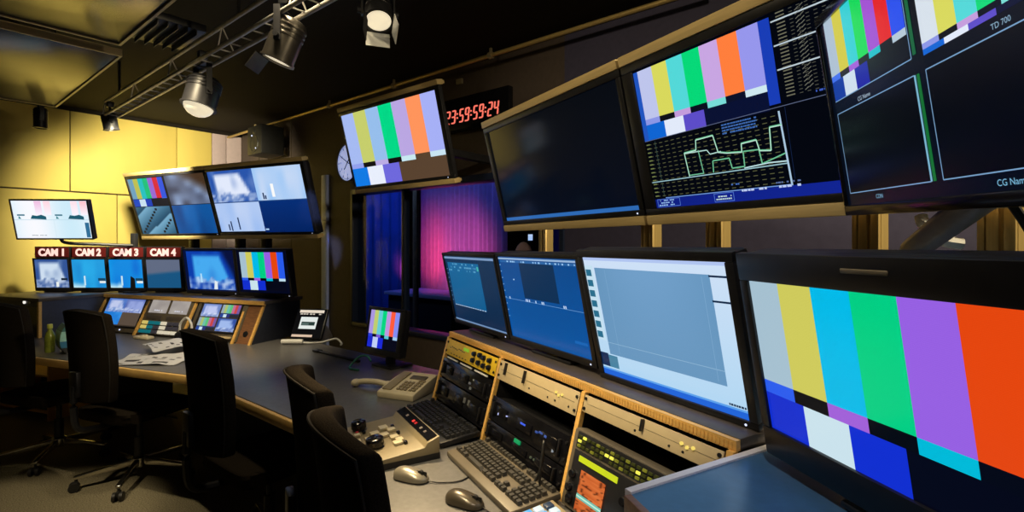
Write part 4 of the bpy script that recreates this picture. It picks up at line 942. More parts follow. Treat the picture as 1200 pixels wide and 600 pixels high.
for kx, ky in ((-0.085, 0.06), (0.1, 0.155), (-0.07, 0.16), (0.0, 0.16)):
    g = G(); g.b2((kx, ky, 0), (kx + 0.014, ky + 0.012, 0.01), bev=0.002); obj('small_button', g.xf(SLc), M['gloss'], root)
g = G(); g.cyl((-0.088, 0.045, 0), (-0.088, 0.045, 0.008), 0.006, n=12); obj('red_button', g.xf(SLc), M['red'], root)
# mice
def mouse(label, s, D, rz, m, cord):
    root = thing('computer_mouse', label, 'mouse', W(RS, s, D, DZ), rotz(RS) + rz, 'computer mice on the desk')
    t = bmesh.new(); bmesh.ops.create_uvsphere(t, u_segments=28, v_segments=18, radius=1)
    for v in t.verts:
        x, y, z = v.co
        hgt = 0.036 * (0.85 + 0.25 * (-y)) if z > 0 else 0.004
        e = 1 - 0.12 * math.cos(y * 3)
        v.co = Vector((x * 0.033 * e, y * 0.06, max(z, 0) ** 0.8 * hgt + 0.004 if z > 0 else 0.004 + z * 0.003))
    g = G(); g.join(t); obj('body', g, m, root, angle=60)
    g = G(); g.cyl((-0.005, 0.034, 0.024), (0.005, 0.034, 0.024), 0.009, n=16); obj('scroll_wheel', g, M['cableblack'], root)
    g = G(); g.b2((-0.0008, 0.012, 0.01), (0.0008, 0.055, 0.0305)); obj('button_groove', g, M['cableblack'], root)
    g = G(); g.tube(cord, 0.0022); obj('cord', g, M['cableblack'], root)
M['silver'] = mat('silver_grey_plastic', (0.32, 0.29, 0.23), 0.3, 0.4, var=0.05)
M['bronze'] = mat('dark_bronze_plastic', (0.085, 0.07, 0.05), 0.28, 0.3, var=0.05)
mouse('silver grey computer mouse beside the beige control box', -1.49, 0.495, R(-52), M['silver'], [(0, 0.058, 0.006), (-0.01, 0.1, 0.004), (-0.05, 0.15, 0.003), (-0.13, 0.155, 0.003)])
mouse('dark bronze computer mouse in front of the middle keyboard', -1.275, 0.575, R(-58), M['bronze'], [(0, 0.058, 0.006), (0.01, 0.09, 0.004), (0.03, 0.13, 0.003), (0.06, 0.15, 0.003)])
# keyboards
def keyboard(label, s, D, rz, housing, keym, tilt=5):
    root = thing('keyboard', label, 'keyboard', W(RS, s, D, DZ), rotz(RS) + rz, 'keyboards in front of the rack')
    T = Matrix.Translation((0, 0, 0.006)) @ Matrix.Rotation(R(tilt), 4, 'X')
    g = G(); g.b2((-0.225, -0.082, 0), (0.225, 0.078, 0.02), bev=0.006); obj('housing', g.xf(Matrix.Translation((0, 0, 0.008)) @ Matrix.Rotation(R(tilt), 4, 'X')), housing, root)
    g = G(); z0, z1 = 0.021, 0.031
    def key(x, y, wx=0.0165, wy=0.0155):
        t = bmesh.new(); bmesh.ops.create_cube(t, size=1)
        for v in t.verts:
            k = 0.78 if v.co.z > 0 else 1.0
            v.co = Vector((x + wx / 2 + v.co.x * wx * k, y + wy / 2 + v.co.y * wy * k, z0 + (v.co.z + 0.5) * (z1 - z0)))
        g.join(t)
    for i in range(13):
        if i not in (1,): key(-0.21 + i * 0.0195 + 0.004 * (i // 5), 0.055)
    for j in range(4):
        off = (0, 0.004, 0.008, 0.014)[j]
        for i in range(13 if j < 2 else 12): key(-0.21 + off + i * 0.019, 0.026 - j * 0.019)
        key(-0.21 + off + (13 if j < 2 else 12) * 0.019, 0.026 - j * 0.019, 0.034 - off)
    for i, wx in enumerate((0.024, 0.022, 0.022)): key(-0.21 + i * 0.027, -0.052, wx)
    key(-0.128, -0.052, 0.11)
    for i in range(3): key(-0.01 + i * 0.024, -0.052, 0.021)
    for i in range(3):
        for j in range(2): key(0.073 + i * 0.019, 0.026 - j * 0.019)
        key(0.073 + i * 0.019, -0.052); key(0.073 + i * 0.019, 0.055)
    key(0.092, -0.033)
    for i in range(4):
        for j in range(5): key(0.14 + i * 0.019, 0.026 - j * 0.0195)
        key(0.14 + i * 0.019, 0.055)
    obj('keys', g.xf(Matrix.Translation((0, 0, 0.008)) @ Matrix.Rotation(R(tilt), 4, 'X')), keym, root, angle=20)
    for sx in (-0.19, 0.19):
        g = G(); g.b2((sx - 0.012, 0.05, 0), (sx + 0.012, 0.062, 0.013)); obj('rear_foot', g, M['cableblack'], root)
M['key2'] = mat('grey_keycaps', (0.045, 0.042, 0.036), 0.4, var=0.2)
keyboard('black keyboard at the far rack bay under the yellow panel', -1.885, 0.734, R(1), M['black'], M['key'])
keyboard('brown grey keyboard in front of the middle rack bay', -1.365, 0.73, R(-1), M['keytop'], M['key2'])
# shortcut keypad with lit keys
root = thing('keypad', 'small beige keypad with glowing blue white keys by the control unit', 'keypad', W(RS, -1.015, 0.685, DZ), rotz(RS) + R(-3))
g = G(); g.prism([(-0.07, 0), (0.07, 0), (0.07, 0.035), (-0.07, 0.018)], -0.11, 0.16, 'x', bev=0.004); obj('housing', g, M['putty'], root)
SK = Matrix.Translation((0, -0.07, 0.0185)) @ Matrix.Rotation(R(6.9), 4, 'X')
for nm, c, st, sel in (('blue_key', (90, 170, 235), .9, lambda i, j: (i * 3 + j) % 4 == 1), ('pale_key', (205, 225, 235), .8, lambda i, j: (i * 3 + j) % 4 in (0, 2)), ('dark_key', (30, 60, 90), .5, lambda i, j: (i * 3 + j) % 4 == 3)):
    mm = glow(nm, c, st)
    for i in range(8):
        for j in range(4):
            if sel(i, j):
                g = G(); g.b2((-0.095 + i * 0.03, 0.012 + j * 0.03, 0), (-0.072 + i * 0.03, 0.035 + j * 0.03, 0.008), bev=0.002); obj(nm, g.xf(SK), mm, root)
# cable by the control unit
g = G(); g.tube([(0, 0, 0.01), (0.01, 0.0, 0.09), (-0.005, 0.02, 0.15), (-0.02, 0.02, 0.07), (-0.02, -0.02, 0.006), (0.06, -0.06, 0.006), (0.12, -0.1, 0.006)], 0.0035)
tag(place(obj('looped_cable', g, M['cableblack']), W(RS, -1.21, 0.775, DZ), rotz(RS)), 'thin dark cable loop standing at the middle wood divider', 'cable')
# touch panel with white base, handset bar, cable
root = thing('touch_panel', 'tilted touch panel with white bars on a white foot at the back of the desk', 'touch panel', W(80, -2.14, 3.40, DZ), rotz(80))
TP = Matrix.Translation((0, 0, 0.025)) @ Matrix.Rotation(R(-28), 4, 'X')
g = G(); g.b2((-0.125, 0.004, 0), (0.125, 0.03, 0.235), bev=0.008); obj('casing', g.xf(TP), M['black'], root)
sc = Scr(0.236, 0.22); sc.rect(0, 0, 1, 1, (10, 10, 12), 0); sc.rect(0.08, 0.87, 0.92, 0.97, (230, 215, 195), 1); sc.scribble(0.12, 0.78, 0.85, 0.87, (200, 190, 175), 1, 2, 0.7); sc.rect(0.18, 0.3, 0.76, 0.72, (226, 232, 228), 1); sc.rect(0.24, 0.42, 0.7, 0.55, (40, 60, 56), 2); sc.rect(0.26, 0.44, 0.5, 0.5, (90, 110, 105), 3); sc.rect(0.02, 0.02, 0.72, 0.1, (220, 190, 165), 1)
sc.build('screen', M['screen'], root, TP @ Matrix.Translation((-0.118, 0.002, 0.008)))
g = G(); g.prism([(0.02, 0), (0.2, 0), (0.2, 0.02), (0.13, 0.1), (0.1, 0.1), (0.06, 0.02)], -0.07, 0.11, 'x', bev=0.006); obj('foot', g, M['white'], root)
root = thing('handset', 'white rod shaped handset lying before the touch panel', 'handset', W(80, -2.15, 3.30, DZ), rotz(80) + R(4))
g = G(); g.tube([(-0.1, 0, 0.019), (-0.05, 0, 0.02), (0.0, 0.005, 0.02), (0.05, 0.015, 0.019)], 0.018, 12, smooth=True); obj('body', g, M['white'], root)
g = G(); g.tube([(0.05, 0.015, 0.012), (0.1, 0.03, 0.008), (0.17, 0.07, 0.008), (0.26, 0.09, 0.03), (0.32, 0.05, 0.008), (0.34, 0.0, 0.006)], 0.007); obj('cord', g, M['white'], root)
g = G(); g.b2((-0.25, -0.011, 0), (0.25, 0.011, 0.014), bev=0.004); g.b2((-0.25, -0.02, 0), (-0.19, 0.02, 0.016), bev=0.004)
tag(place(obj('cable_cover', g, M['black']), W(MS, -2.90, 1.806, DZ), rotz(MS)), 'thin black strip lying on the desk beside the touch panel', 'cable cover')
g = G(); g.tube([(0.02, 0.0, 0.006), (-0.05, -0.01, 0.006), (-0.08, 0.02, 0.02), (-0.06, 0.06, 0.06), (0.0, 0.07, 0.07), (0.05, 0.06, 0.05)], 0.006); tag(place(obj('coiled_cable', g, M['cablegreen']), W(MS, -2.49, 1.68, DZ), rotz(MS)), 'green cable curling on the desk left of the small monitor', 'cable')
# papers on the back desk
def sheet(label, s, D, rz, z, wx, wy, seed):
    t = bmesh.new(); n = 14
    A = [[[t.verts.new((-wx / 2 + wx * i / n, -wy / 2 + wy * j / n, k + 0.002 + 0.035 * max(0, vn(i / 3.5 + seed, j / 3.5) - 0.35))) for j in range(n + 1)] for i in range(n + 1)] for k in (0, 0.0015)]
    for k in range(2):
        for i in range(n):
            for j in range(n):
                q = (A[k][i][j], A[k][i + 1][j], A[k][i + 1][j + 1], A[k][i][j + 1]); f = t.faces.new(q if k else q[::-1])
                if k and (j % 3 == 1) and 1 < i < n - 2 and hs(i, j + seed) > 0.45: f.material_index = 1; f.tag = True
    for f in t.faces: pass
    me = bpy.data.meshes.new('paper'); t.to_mesh(me); t.free(); me.materials.append(M['paper']); me.materials.append(M['ink']); me.shade_smooth()
    o = bpy.data.objects.new('printed_sheet', me); C.objects.link(o); place(o, W(LS, s, D, DZ + z), rotz(LS) + rz)
    return tag(o, label, 'paper', 'papers on the back desk')
sheet('crumpled printed sheet on the back desk behind the chair, lower of two', -3.14, 2.2, R(20), 0.0, 0.42, 0.3, 3)
sheet('rumpled printed sheet leaning toward the button panel, upper of two', -3.3, 2.42, R(-25), 0.036, 0.36, 0.27, 8)
# microphone base on the back desk
g = G(); g.b2((-0.075, -0.03, 0), (0.075, 0.03, 0.022), bev=0.008); g.b2((-0.02, -0.02, 0.02), (0.02, 0.02, 0.03), bev=0.004)
tag(place(obj('desk_ledge', g, M['cream']), W(LS, -3.93, 2.66, DZ), rotz(LS)), 'cream block at the foot of the rack under the button panel', 'block')
root = thing('headset', 'black and white headset leaning on the coloured button panel', 'headset', W(LS, -3.52, 2.66, DZ), rotz(LS))
g = G(); g.tube([(-0.06, 0.02, 0.05), (-0.055, 0.025, 0.13), (0.0, 0.03, 0.175), (0.055, 0.025, 0.13), (0.06, 0.02, 0.05)], 0.008); obj('headband', g, M['white'], root)
for sx in (-1, 1):
    g = G(); g.lathe([(0, -0.014), (0.03, -0.012), (0.036, 0), (0.03, 0.014), (0, 0.016)], 20, T=Matrix.Translation((sx * 0.058, 0.015, 0.04)) @ Matrix.Rotation(R(90), 4, 'Y')); obj('ear_cup', g, M['black'], root)
# bottle and packet on the far left of the back desk
root = thing('drink_bottle', 'small bottle with a lime cap beside the dark cabinet', 'bottle', W(LS, -4.03, 2.12, DZ), rotz(LS))
g = G(); g.lathe([(0, 0), (0.026, 0), (0.028, 0.01), (0.028, 0.1), (0.02, 0.13), (0.012, 0.145), (0.012, 0.16), (0, 0.16)], 24); obj('body', g, mat('lime_bottle', (0.25, 0.3, 0.04), 0.2, var=0.3, scale=20), root)
g = G(); g.lathe([(0, 0.185), (0.013, 0.185), (0.015, 0.18), (0.015, 0.158), (0, 0.158)], 20); obj('cap', g, mat('lime_cap', (0.6, 0.65, 0.1), 0.4), root)
root = thing('snack_packet', 'teal and white packet beside the lime capped bottle', 'packet', W(LS, -3.92, 2.14, DZ), rotz(LS) + R(-20))
t = bmesh.new(); bmesh.ops.create_cube(t, size=1); bmesh.ops.subdivide_edges(t, edges=t.edges[:], cuts=8, use_grid_fill=True)
for v in t.verts:
    x, y, z = v.co
    e = max(0.05, 1 - abs(2 * z) ** 3) ; v.co = Vector((x * 0.16, y * 0.07 * e + 0.006 * vn(x * 9, z * 9), (z + 0.5) * 0.19))
g = G(); g.join(t)
for f in g.bm.faces:
    zz = f.calc_center_median().z
    f.material_index = 0 if zz < 0.045 else (1 if zz < 0.085 else (2 if zz < 0.14 else 3))
obj('bag', g, [M['black'], mat('blue_print', (0.03, 0.2, 0.4), 0.35), mat('mint_print', (0.35, 0.7, 0.65), 0.35), mat('dark_teal_print', (0.05, 0.2, 0.22), 0.35)], root)

# ================================================================== UNDER THE BACK DESK: open shelf with folders
root = thing('under_desk_shelf', 'open wood edged shelf under the desk at the far left', 'shelf', W(LS, -5.38, 2.62, 0), rotz(LS))
g = G(); g.b2((-0.37, 0, 0.06), (0.37, 0.33, 0.08)); g.b2((-0.37, 0, 0.36), (0.37, 0.33, 0.375)); obj('shelf_board', g, M['wood'], root)
for x in (-0.37, 0.37):
    g = G(); g.b2((x - 0.009, 0, 0), (x + 0.009, 0.33, 0.6)); obj('side_panel', g, M['wood'], root)
g = G(); g.b2((-0.37, 0.33, 0), (0.37, 0.342, 0.6)); obj('back_panel', g, M['black'], root)
fx = -0.06
fol = [('red', 0.06), ('black', 0.05), ('putty', 0.03), ('red', 0.075), ('black', 0.03), ('green', 0.05), ('green', 0.04), ('black', 0.06)]
flab = ['red folder at the left end of the under desk shelf', 'black folder beside the leftmost red folder', 'beige folder leaning between black and red folders', 'thick red folder in the middle of the shelf', 'thin black folder right of the thick red one', 'green folder beside the thin black folder', 'narrower green folder second from the end', 'black folder at the right end of the shelf']
for (c, wd), lb in zip(fol, flab):
    root = thing('ring_folder', lb, 'folder', W(LS, -5.38 + fx + wd / 2, 2.635, 0.08), rotz(LS), 'folders on the under desk shelf')
    hh = 0.15 + 0.03 * hs(fx, 2)
    g = G(); g.b2((-wd / 2 + 0.002, 0, 0.001), (wd / 2 - 0.002, 0.25, hh), bev=0.003); obj('cover', g, M[c], root)
    g = G(); g.b2((-wd * 0.3, -0.001, hh * 0.35), (wd * 0.3, 0.002, hh * 0.75)); obj('spine_label', g, M['paper'] if c == 'putty' else M['shelf'], root)
    fx += wd + 0.002

# ================================================================== CHAIRS
def make_chair():
    root = thing('office_chair', '', 'chair', (0, 0, 0), 0, 'black office chairs along the desk')
    def back_pt(u, v, side):
        # u -1..1 across, v 0..1 up, side 0 = front (towards sitter), 1 = rear
        x = u * (0.170 + 0.012 * math.sin(v * 3.1))
        y = -0.27 + 0.055 * u * u - 0.05 * (v - 0.45) ** 2 - 0.03 * v
        z = 0.56 + 0.53 * v - 0.03 * (u * u) * v ** 3
        y += (-0.05 if side else 0.0)
        return Vector((x, y, z))
    t = bmesh.new(); N, K_ = 20, 14
    A = [[[t.verts.new(back_pt(-1 + 2 * i / N, j / K_, k)) for j in range(K_ + 1)] for i in range(N + 1)] for k in (0, 1)]
    for k in (0, 1):
        for i in range(N):
            for j in range(K_): t.faces.new((A[k][i][j], A[k][i + 1][j], A[k][i + 1][j + 1], A[k][i][j + 1]))
    rim = []
    for i in range(N): t.faces.new((A[0][i][K_], A[0][i + 1][K_], A[1][i + 1][K_], A[1][i][K_])); t.faces.new((A[0][i][0], A[0][i + 1][0], A[1][i + 1][0], A[1][i][0]))
    for j in range(K_): t.faces.new((A[0][0][j], A[0][0][j + 1], A[1][0][j + 1], A[1][0][j])); t.faces.new((A[0][N][j], A[0][N][j + 1], A[1][N][j + 1], A[1][N][j]))
    bmesh.ops.recalc_face_normals(t, faces=t.faces[:])
    sharp = [e for e in t.edges if len(e.link_faces) == 2 and e.calc_face_angle() > 0.9]
    bmesh.ops.bevel(t, geom=sharp, offset=0.012, segments=3, profile=0.5, affect='EDGES')
    g = G(); g.join(t); br = obj('backrest', g, M['fabric'], root, angle=50)
    for k in (1,):
        loop = [back_pt(-1, j / K_, k) for j in range(K_)] + [back_pt(-1 + 2 * i / N, 1, k) for i in range(N)] + [back_pt(1, 1 - j / K_, k) for j in range(K_ + 1)]
        c = Vector((0, -0.28, 0.81)); off = Vector((0, -0.003 if k else 0.003, 0))
        loop = [p + (c - p).normalized() * 0.006 * 1.0 + off for p in loop]
        g = G(); g.tube(loop, 0.0035, 6, smooth=False); obj('piping', g, M['piping'], br)
    t = bmesh.new(); bmesh.ops.create_cube(t, size=1); bmesh.ops.subdivide_edges(t, edges=t.edges[:], cuts=10, use_grid_fill=True)
    for v in t.verts:
        x, y, z = v.co.x * 2, v.co.y * 2, v.co.z
        rx_ = (1 - abs(x) ** 6 * 0.05); ry = (1 - abs(x) ** 4 * 0.06)
        dome = 0.012 * (1 - x * x) * (1 - y * y) if z > 0 else 0
        lip = -0.025 * max(0, y - 0.55) if z > 0 else 0
        v.co = Vector((x * 0.235 * (1 - abs(y) ** 6 * 0.08), y * 0.23 * ry, 0.445 + z * 0.07 + dome + lip))
    sharp = [e for e in t.edges if len(e.link_faces) == 2 and e.calc_face_angle() > 0.9]
    bmesh.ops.bevel(t, geom=sharp, offset=0.02, segments=3, profile=0.5, affect='EDGES')
    g = G(); g.join(t); obj('seat', g, M['fabric'], root, angle=50)
    g = G(); g.tube([(0, -0.05, 0.392), (0, -0.25, 0.392), (0, -0.335, 0.42), (0, -0.355, 0.52), (0, -0.352, 0.66)], 0.018, 8)
    g.b2((-0.035, -0.362, 0.6), (0.035, -0.338, 0.74), bev=0.005); obj('back_bracket', g, M['darkmetal'], root)
    g = G(); g.b2((-0.09, -0.11, 0.375), (0.09, 0.11, 0.408), bev=0.008); g.tube([(0.08, 0.05, 0.385), (0.2, 0.06, 0.38), (0.25, 0.06, 0.38)], 0.006); obj('tilt_mechanism', g, M['darkmetal'], root)
    g = G(); g.cyl((0, 0, 0.10), (0, 0, 0.26), 0.027, n=20); g.cyl((0, 0, 0.25), (0, 0, 0.38), 0.016, n=16); obj('gas_column', g, M['darkmetal'], root)
    g = G(); g.lathe([(0, 0.075), (0.04, 0.075), (0.045, 0.09), (0.042, 0.13), (0.03, 0.14), (0, 0.14)], 24); obj('base_hub', g, M['chrome'], root)
    for k in range(5):
        a = R(72 * k + 20); dx, dy = math.cos(a), math.sin(a)
        T = Matrix.Rotation(a, 4, 'Z')
        g = G(); g.prism([(0.03, 0.088), (0.31, 0.07), (0.315, 0.082), (0.31, 0.09), (0.03, 0.128)], -0.014, 0.014, 'y', bev=0.004)
        lg = obj('leg', g.xf(T), M['chrome'], root)
        g = G(); 
        for sy in (-0.017, 0.017): g.cyl((0.31, sy - 0.008, 0.026), (0.31, sy + 0.008, 0.026), 0.026, n=20)
        g.cyl((0.30, 0, 0.03), (0.30, 0, 0.078), 0.008, n=10); g.b2((0.288, -0.01, 0.026), (0.325, 0.01, 0.056), bev=0.005)
        obj('caster', g.xf(T), M['cableblack'], lg)
    return root
proto = make_chair()
chairs = [   # (backrest centre x, y, facing angle th, label)
    (-0.605, 1.49, 30, 'black upholstered chair with its rounded back against the desk, second from the near end'),
    (-0.368, 1.075, 30, 'nearest black upholstered chair, its back close to the silver mouse'),
    (-1.35, 2.19, 52, 'black chair alone before the middle of the desk with printed sheets beyond it'),
    (-2.43, 2.88, 70, 'black chair with a tall flat back and bright metal foot on the lit carpet'),
    (-3.20, 3.19, 72, 'black chair cut by the left edge of the picture before the dark cabinet'),
]
for i, (bx, by, th, lab) in enumerate(chairs):
    o = proto if i == 0 else copy_tree(proto)
    X, Y = ax(th); o.location = Vector((bx, by, 0)) + Y * 0.31; o.rotation_euler = (0, 0, rotz(th)); o['label'] = lab

# ================================================================== CEILING: panels, truss, lamps, pipe, speaker
def ceil_panel(label, s0, s1, D0, D1):
    root = thing('ceiling_panel', label, 'ceiling panel', W(BW, (s0 + s1) / 2, (D0 + D1) / 2, 2.5), rotz(BW), 'hung ceiling panels')
    a, b = (s1 - s0) / 2, (D1 - D0) / 2
    g = G(); g.b2((-a, -b, 0), (a, b, 0.03), bev=0.003); obj('board', g, M['ceilpanel'], root)
    g = G()
    for A_, B_ in (((-a, -b - 0.012, -0.006), (a, -b, 0.034)), ((-a, b, -0.006), (a, b + 0.012, 0.034)), ((a, -b - 0.012, -0.006), (a + 0.012, b + 0.012, 0.034)), ((-a - 0.012, -b - 0.012, -0.006), (-a, b + 0.012, 0.034))): g.b2(A_, B_)
    obj('edge_trim', g, M['rail'], root)
    for sx in (-1, 1):
        for sy in (-1, 1):
            g = G(); g.cyl((sx * a * 0.8, sy * b * 0.8, 0.03), (sx * a * 0.8, sy * b * 0.8, CE - 2.5), 0.005, n=8); obj('hanger_rod', g, M['darkmetal'], root)
sA, dA = 0.627 * -2.176 + 0.779 * 2.82, 0.779 * 2.176 + 0.627 * 2.82
ceil_panel('dark satin ceiling panel nearest the yellow wall', sA - 2.4, sA, dA, dA + 1.65)
ceil_panel('dark satin ceiling panel at the top edge with a blue gleam', sA - 2.4, sA - 0.05, dA - 1.9, dA - 0.2)

# lighting truss along the MS direction
root = thing('lighting_truss', 'long slim aluminium lighting truss under the ceiling', 'truss', W(MS, -3.0, 1.12, 2.42), rotz(MS))
x0, x1 = -1.98, 3.6
cy = [(-0.045, 0.0), (0.045, 0.0), (0.0, 0.105)]
for y, z in ((0.03, 0.03), (-0.05, 0.03), (-0.03, 0.15)):
    g = G(); g.cyl((x0, y, z), (x1, y, z), 0.0105, n=10); obj('chord', g, M['truss'], root)
n = 46
for k in range(n + 1):
    g = G()
    xa = x0 + (x1 - x0) * k / n
    g.cyl((xa, 0.03, 0.03), (xa, -0.05, 0.03), 0.004, n=6)
    if k % 6 == 0: g.cyl((xa, 0.03, 0.03), (xa, -0.03, 0.15), 0.004, n=6); g.cyl((xa, -0.05, 0.03), (xa, -0.03, 0.15), 0.004, n=6)
    obj('rung', g, M['truss'], root)
for k in (-1.6, 0.4, 2.6):
    g = G(); g.cyl((k, -0.03, 0.15), (k, -0.03, CE - 2.42), 0.008, n=8); obj('hanger_rod', g, M['darkmetal'], root)

def lamp_can(label, loc, rz, tilt, r, L_, can, doors=(), drop=0.16, lens='lens', bulge=0.0, group='stage lamps under the ceiling'):
    """theatre lamp: loc = pivot of the yoke; the can hangs and points down, tilted; doors = (side x, side y, angle, material)"""
    root = thing('stage_lamp', label, 'lamp', loc, rz, group)
    T = Matrix.Rotation(tilt, 4, 'X')
    g = G(); g.lathe([(0, L_ * 0.55), (r * 0.5, L_ * 0.55), (r * 0.85, L_ * 0.5), (r * 0.97, L_ * 0.42), (r, L_ * 0.3), (r, -L_ * 0.45), (r * 1.08, -L_ * 0.45), (r * 1.08, -L_ * 0.5), (r * 0.9, -L_ * 0.5), (r * 0.9, -L_ * 0.3), (0, -L_ * 0.12)], 32)
    for k in range(3): g.lathe([(r, L_ * 0.1 + k * 0.02), (r * 1.035, L_ * 0.1 + 0.003 + k * 0.02), (r * 1.035, L_ * 0.1 + 0.009 + k * 0.02), (r, L_ * 0.1 + 0.012 + k * 0.02)], 32)
    obj('can', g.xf(T), can, root)
    g = G(); z = -L_ * 0.46; g.lathe([(0, z - bulge)] + [(r * 0.88 * math.sin(R(a)), z - bulge * math.cos(R(a))) for a in (20, 40, 60, 75, 90)] + [(0, z + 0.005)], 28); obj('lens', g.xf(T), M[lens], root)
    g = G()
    for sx in (-1, 1): g.b2((sx * r * 1.12 - 0.004, -0.014, -0.02), (sx * r * 1.12 + 0.004, 0.014, drop))
    g.b2((-r * 1.13, -0.014, drop - 0.006), (r * 1.13, 0.014, drop)); g.cyl((0, 0, drop), (0, 0, drop + 0.05), 0.009, n=10); g.b2((-0.022, -0.022, drop + 0.03), (0.022, 0.022, drop + 0.075), bev=0.005)
    for sx in (-1, 1): g.cyl((sx * r * 1.02, 0, 0), (sx * (r * 1.12 + 0.02), 0, 0), 0.012, n=10)
    obj('yoke', g, M['black'], root)
    z = -L_ * 0.5
    for dx, dy, ang, mm in doors:
        g = G(); g.b2((-r * 0.85, -0.0015, -r * 1.15), (r * 0.85, 0.0015, 0))
        rot = math.atan2(dy, dx) - math.pi / 2
        g.xf(T @ Matrix.Translation((0, 0, z)) @ Matrix.Rotation(rot, 4, 'Z') @ Matrix.Translation((0, r * 1.02, 0)) @ Matrix.Rotation(R(ang), 4, 'X'))
        obj('barn_door', g, M[mm], root)
    return root
lamp_can('black stage lamp with a white glass face, hung from the truss before the yellow wall', (-1.735, 2.85, 2.30), R(-39), R(-14), 0.085, 0.17, M['black'], bulge=0.06)
lamp_can('grey cylindrical stage lamp slung from the truss', (-1.0, 2.24, 2.345), R(90), R(22), 0.068, 0.19, M['cangrey'], [(0, 1, 15, 'cangrey')], drop=0.13)
lamp_can('lit stage lamp with a broad flap, its lamplight painted white, high over the desk', (-0.60, 2.28, 2.49), R(20), R(-28), 0.062, 0.11, M['black'], [(0, 1, 12, 'white'), (-1, 0, -8, 'black'), (1, 0, 10, 'white')], drop=0.1)  # flaps catching the lamplight coloured white, the unlit one black
lamp_can('small black lamp at the far end of the truss', (-3.13, 3.96, 2.40), R(-39), R(10), 0.05, 0.11, M['black'], drop=0.09, lens='black')
lamp_can('black lamp hanging at the top of the yellow wall, far left', (-3.80, 4.1, 2.47), R(-39), R(0), 0.045, 0.16, M['black'], drop=0.13, lens='black')

root = thing('ceiling_pipe', 'thin warm coloured pipe with clamps along the top of the dark wall', 'pipe', W(MS, -3.9, 2.61, 2.745), rotz(MS))
g = G(); g.cyl((-2.75, 0, 0), (3.0, 0, 0), 0.014, n=12); obj('tube', g, M['gold'], root)
for k in (-1.9, -0.4, 0.55, 1.6):
    g = G(); g.cyl((k - 0.015, 0, 0), (k + 0.015, 0, 0), 0.024, n=12); g.b2((k - 0.008, -0.008, 0.01), (k + 0.008, 0.008, 0.05)); obj('clamp', g, M['putty'], root)
root = thing('wall_speaker', 'black box loudspeaker hung in the corner above the back monitors', 'speaker', W(MS, -5.45, 2.56, 2.40), rotz(MS))
g = G(); g.b2((-0.16, -0.12, 0), (0.16, 0.12, 0.30), bev=0.01); obj('cabinet', g, M['cableblack'], root)
g = G(); g.lathe([(0, 0.012), (0.03, 0.012), (0.075, 0.002), (0.085, 0.006), (0.09, 0)], 28, T=Matrix.Translation((0, -0.12, 0.11)) @ RX); obj('woofer', g, M['cableblack'], root)
g = G(); g.lathe([(0, 0.008), (0.02, 0.006), (0.035, 0)], 20, T=Matrix.Translation((0, -0.12, 0.24)) @ RX); obj('tweeter', g, M['cableblack'], root)
for lx_, lz in ((-0.05, 0.2), (0.04, 0.06)):
    g = G(); g.cyl((lx_, -0.12, lz), (lx_, -0.126, lz), 0.008, n=10); obj('small_light', g, M['led_white'], root)
g = G(); g.b2((-0.03, 0.12, 0.12), (0.03, 0.21, 0.2)); obj('wall_bracket', g, M['darkmetal'], root)
# air duct / dark box on the ceiling
root = thing('ceiling_duct', 'dark square air outlet in the ceiling beside the truss', 'vent', (-1.95, 2.75, 2.58), R(-39))
g = G(); g.b2((-0.2, -0.2, 0.03), (0.2, 0.2, 0.07), bev=0.003); obj('housing', g, M['black'], root)
g = G()
for k in range(8): g.box((0, -0.16 + k * 0.045, 0.02), (0.38, 0.004, 0.03), T=None)
obj('louvre', g, M['black'], root)

# ================================================================== LIGHTS
def lamp(kind, name, loc, energy, col, target=None, **kw):
    d = bpy.data.lights.new(name, kind); d.energy = energy; d.color = col
    for k, v in kw.items(): setattr(d, k, v)
    o = bpy.data.objects.new(name, d); C.objects.link(o); o.location = loc
    if target is not None:
        o.rotation_euler = (Vector(target) - Vector(loc)).to_track_quat('-Z', 'Y').to_euler()
    return o
WARM = (1.0, 0.88, 0.58)
WARM2 = (1.0, 0.82, 0.52)
# wash on the back wall from the small lamp at the truss end
lamp('SPOT', 'wall_wash', (-2.9, 3.8, 2.3), 240, WARM, (-3.4, 5.3, 1.75), spot_size=R(100), spot_blend=0.6, shadow_soft_size=0.06)
# pool on the carpet at lower left
lamp('SPOT', 'carpet_spot', (-2.2, 1.5, 2.42), 140, WARM2, (-2.6, 2.3, 0), spot_size=R(38), spot_blend=0.4, shadow_soft_size=0.03)
# pool on the near desk, and the rest of the desk
lamp('SPOT', 'desk_spot', (-0.62, 2.22, 2.38), 210, (1.0, 0.74, 0.4), (-0.2, 1.3, 0.74), spot_size=R(33), spot_blend=0.7, shadow_soft_size=0.05)
lamp('SPOT', 'desk_flood', (-0.95, 2.05, 2.7), 45, WARM2, (-0.75, 2.4, 0.74), spot_size=R(95), spot_blend=0.9, shadow_soft_size=0.08)
# raised light on the upper monitors' rails
lamp('SPOT', 'rail_spot', (-1.0, 0.5, 2.72), 70, WARM2, (0.15, 1.95, 1.9), spot_size=R(75), spot_blend=0.6, shadow_soft_size=0.08)
lamp('SPOT', 'back_rack_spot', (-1.75, 2.4, 2.7), 200, WARM2, (-2.2, 3.2, 0.9), spot_size=R(62), spot_blend=0.8, shadow_soft_size=0.06)
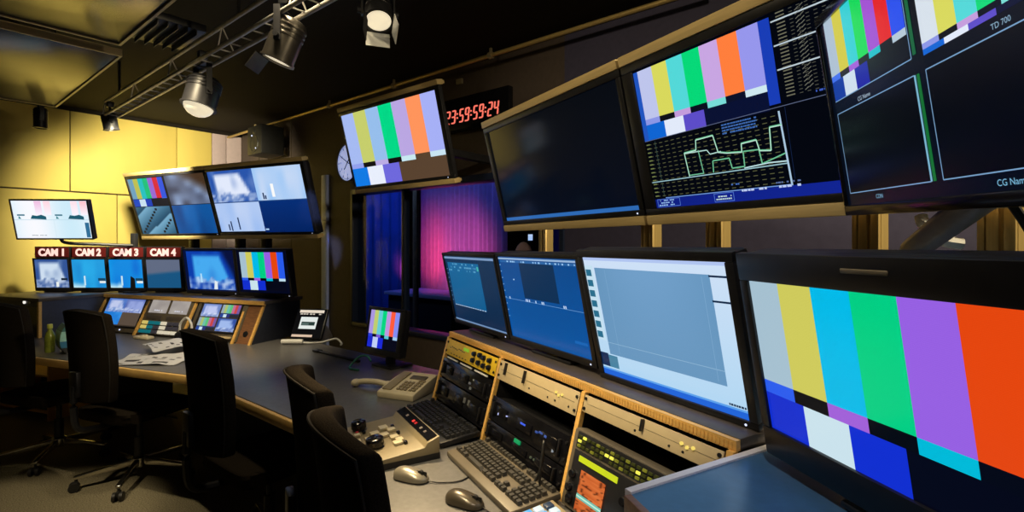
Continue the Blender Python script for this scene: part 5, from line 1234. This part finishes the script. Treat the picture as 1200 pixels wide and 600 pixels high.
# added unseen spot behind the upper monitors, to light posts and wall
lamp('SPOT', 'aisle_fill_spot', W(RS, 0.35, 1.85, 2.65), 200, WARM2, W(RS, -0.9, 1.45, 1.3), spot_size=R(110), spot_blend=0.8, shadow_soft_size=0.06)
# studio
lamp('SPOT', 'studio_magenta', W(MS, -5.3, 4.3, 1.1), 150, (1.0, 0.1, 0.4), W(MS, -5.9, 6.0, 1.3), spot_size=R(62), spot_blend=1.0, shadow_soft_size=0.1)
lamp('SPOT', 'studio_red', W(MS, -6.3, 5.0, 1.0), 75, (1.0, 0.03, 0.06), W(MS, -6.7, 6.0, 1.35), spot_size=R(75), spot_blend=1.0, shadow_soft_size=0.1)
lamp('SPOT', 'studio_blue', W(MS, -5.0, 3.6, 3.5), 110, (0.1, 0.1, 1.0), W(MS, -6.0, 6.0, 2.4), spot_size=R(100), spot_blend=1.0, shadow_soft_size=0.2)
lamp('SPOT', 'studio_blue_backdrop', W(MS, -6.6, 3.4, 3.2), 55, (0.12, 0.35, 1.0), W(MS, -7.4, 5.2, 1.2), spot_size=R(90), spot_blend=1.0, shadow_soft_size=0.2)
lamp('POINT', 'studio_fill', W(MS, -5.4, 3.3, 2.9), 14, (0.45, 0.6, 1.0), shadow_soft_size=0.1)  # added fill without a fixture, brightens the pole
# blue beam added at the grey lamp to brighten the monitor end and trim
lamp('SPOT', 'added_blue_beam', (-1.05, 2.30, 2.2), 480, (0.3, 0.42, 1.0), (-1.85, 5.0, 1.35), spot_size=R(8), spot_blend=0.5, shadow_soft_size=0.03)
lamp('SPOT', 'counter_fill_spot', (0.1, 0.45, 2.7), 40, (1.0, 0.88, 0.75), (0.42, 1.02, 1.03), spot_size=R(48), spot_blend=0.8, shadow_soft_size=0.05)  # added downlight with no fixture, brightens the counter's metal edge
lamp('SPOT', 'rack_fill_spot', (-0.85, 0.95, 2.72), 120, (1.0, 0.82, 0.5), (0.08, 1.52, 1.0), spot_size=R(38), spot_blend=0.7, shadow_soft_size=0.05)  # added spot with no fixture, brightens the beige panels and dividers
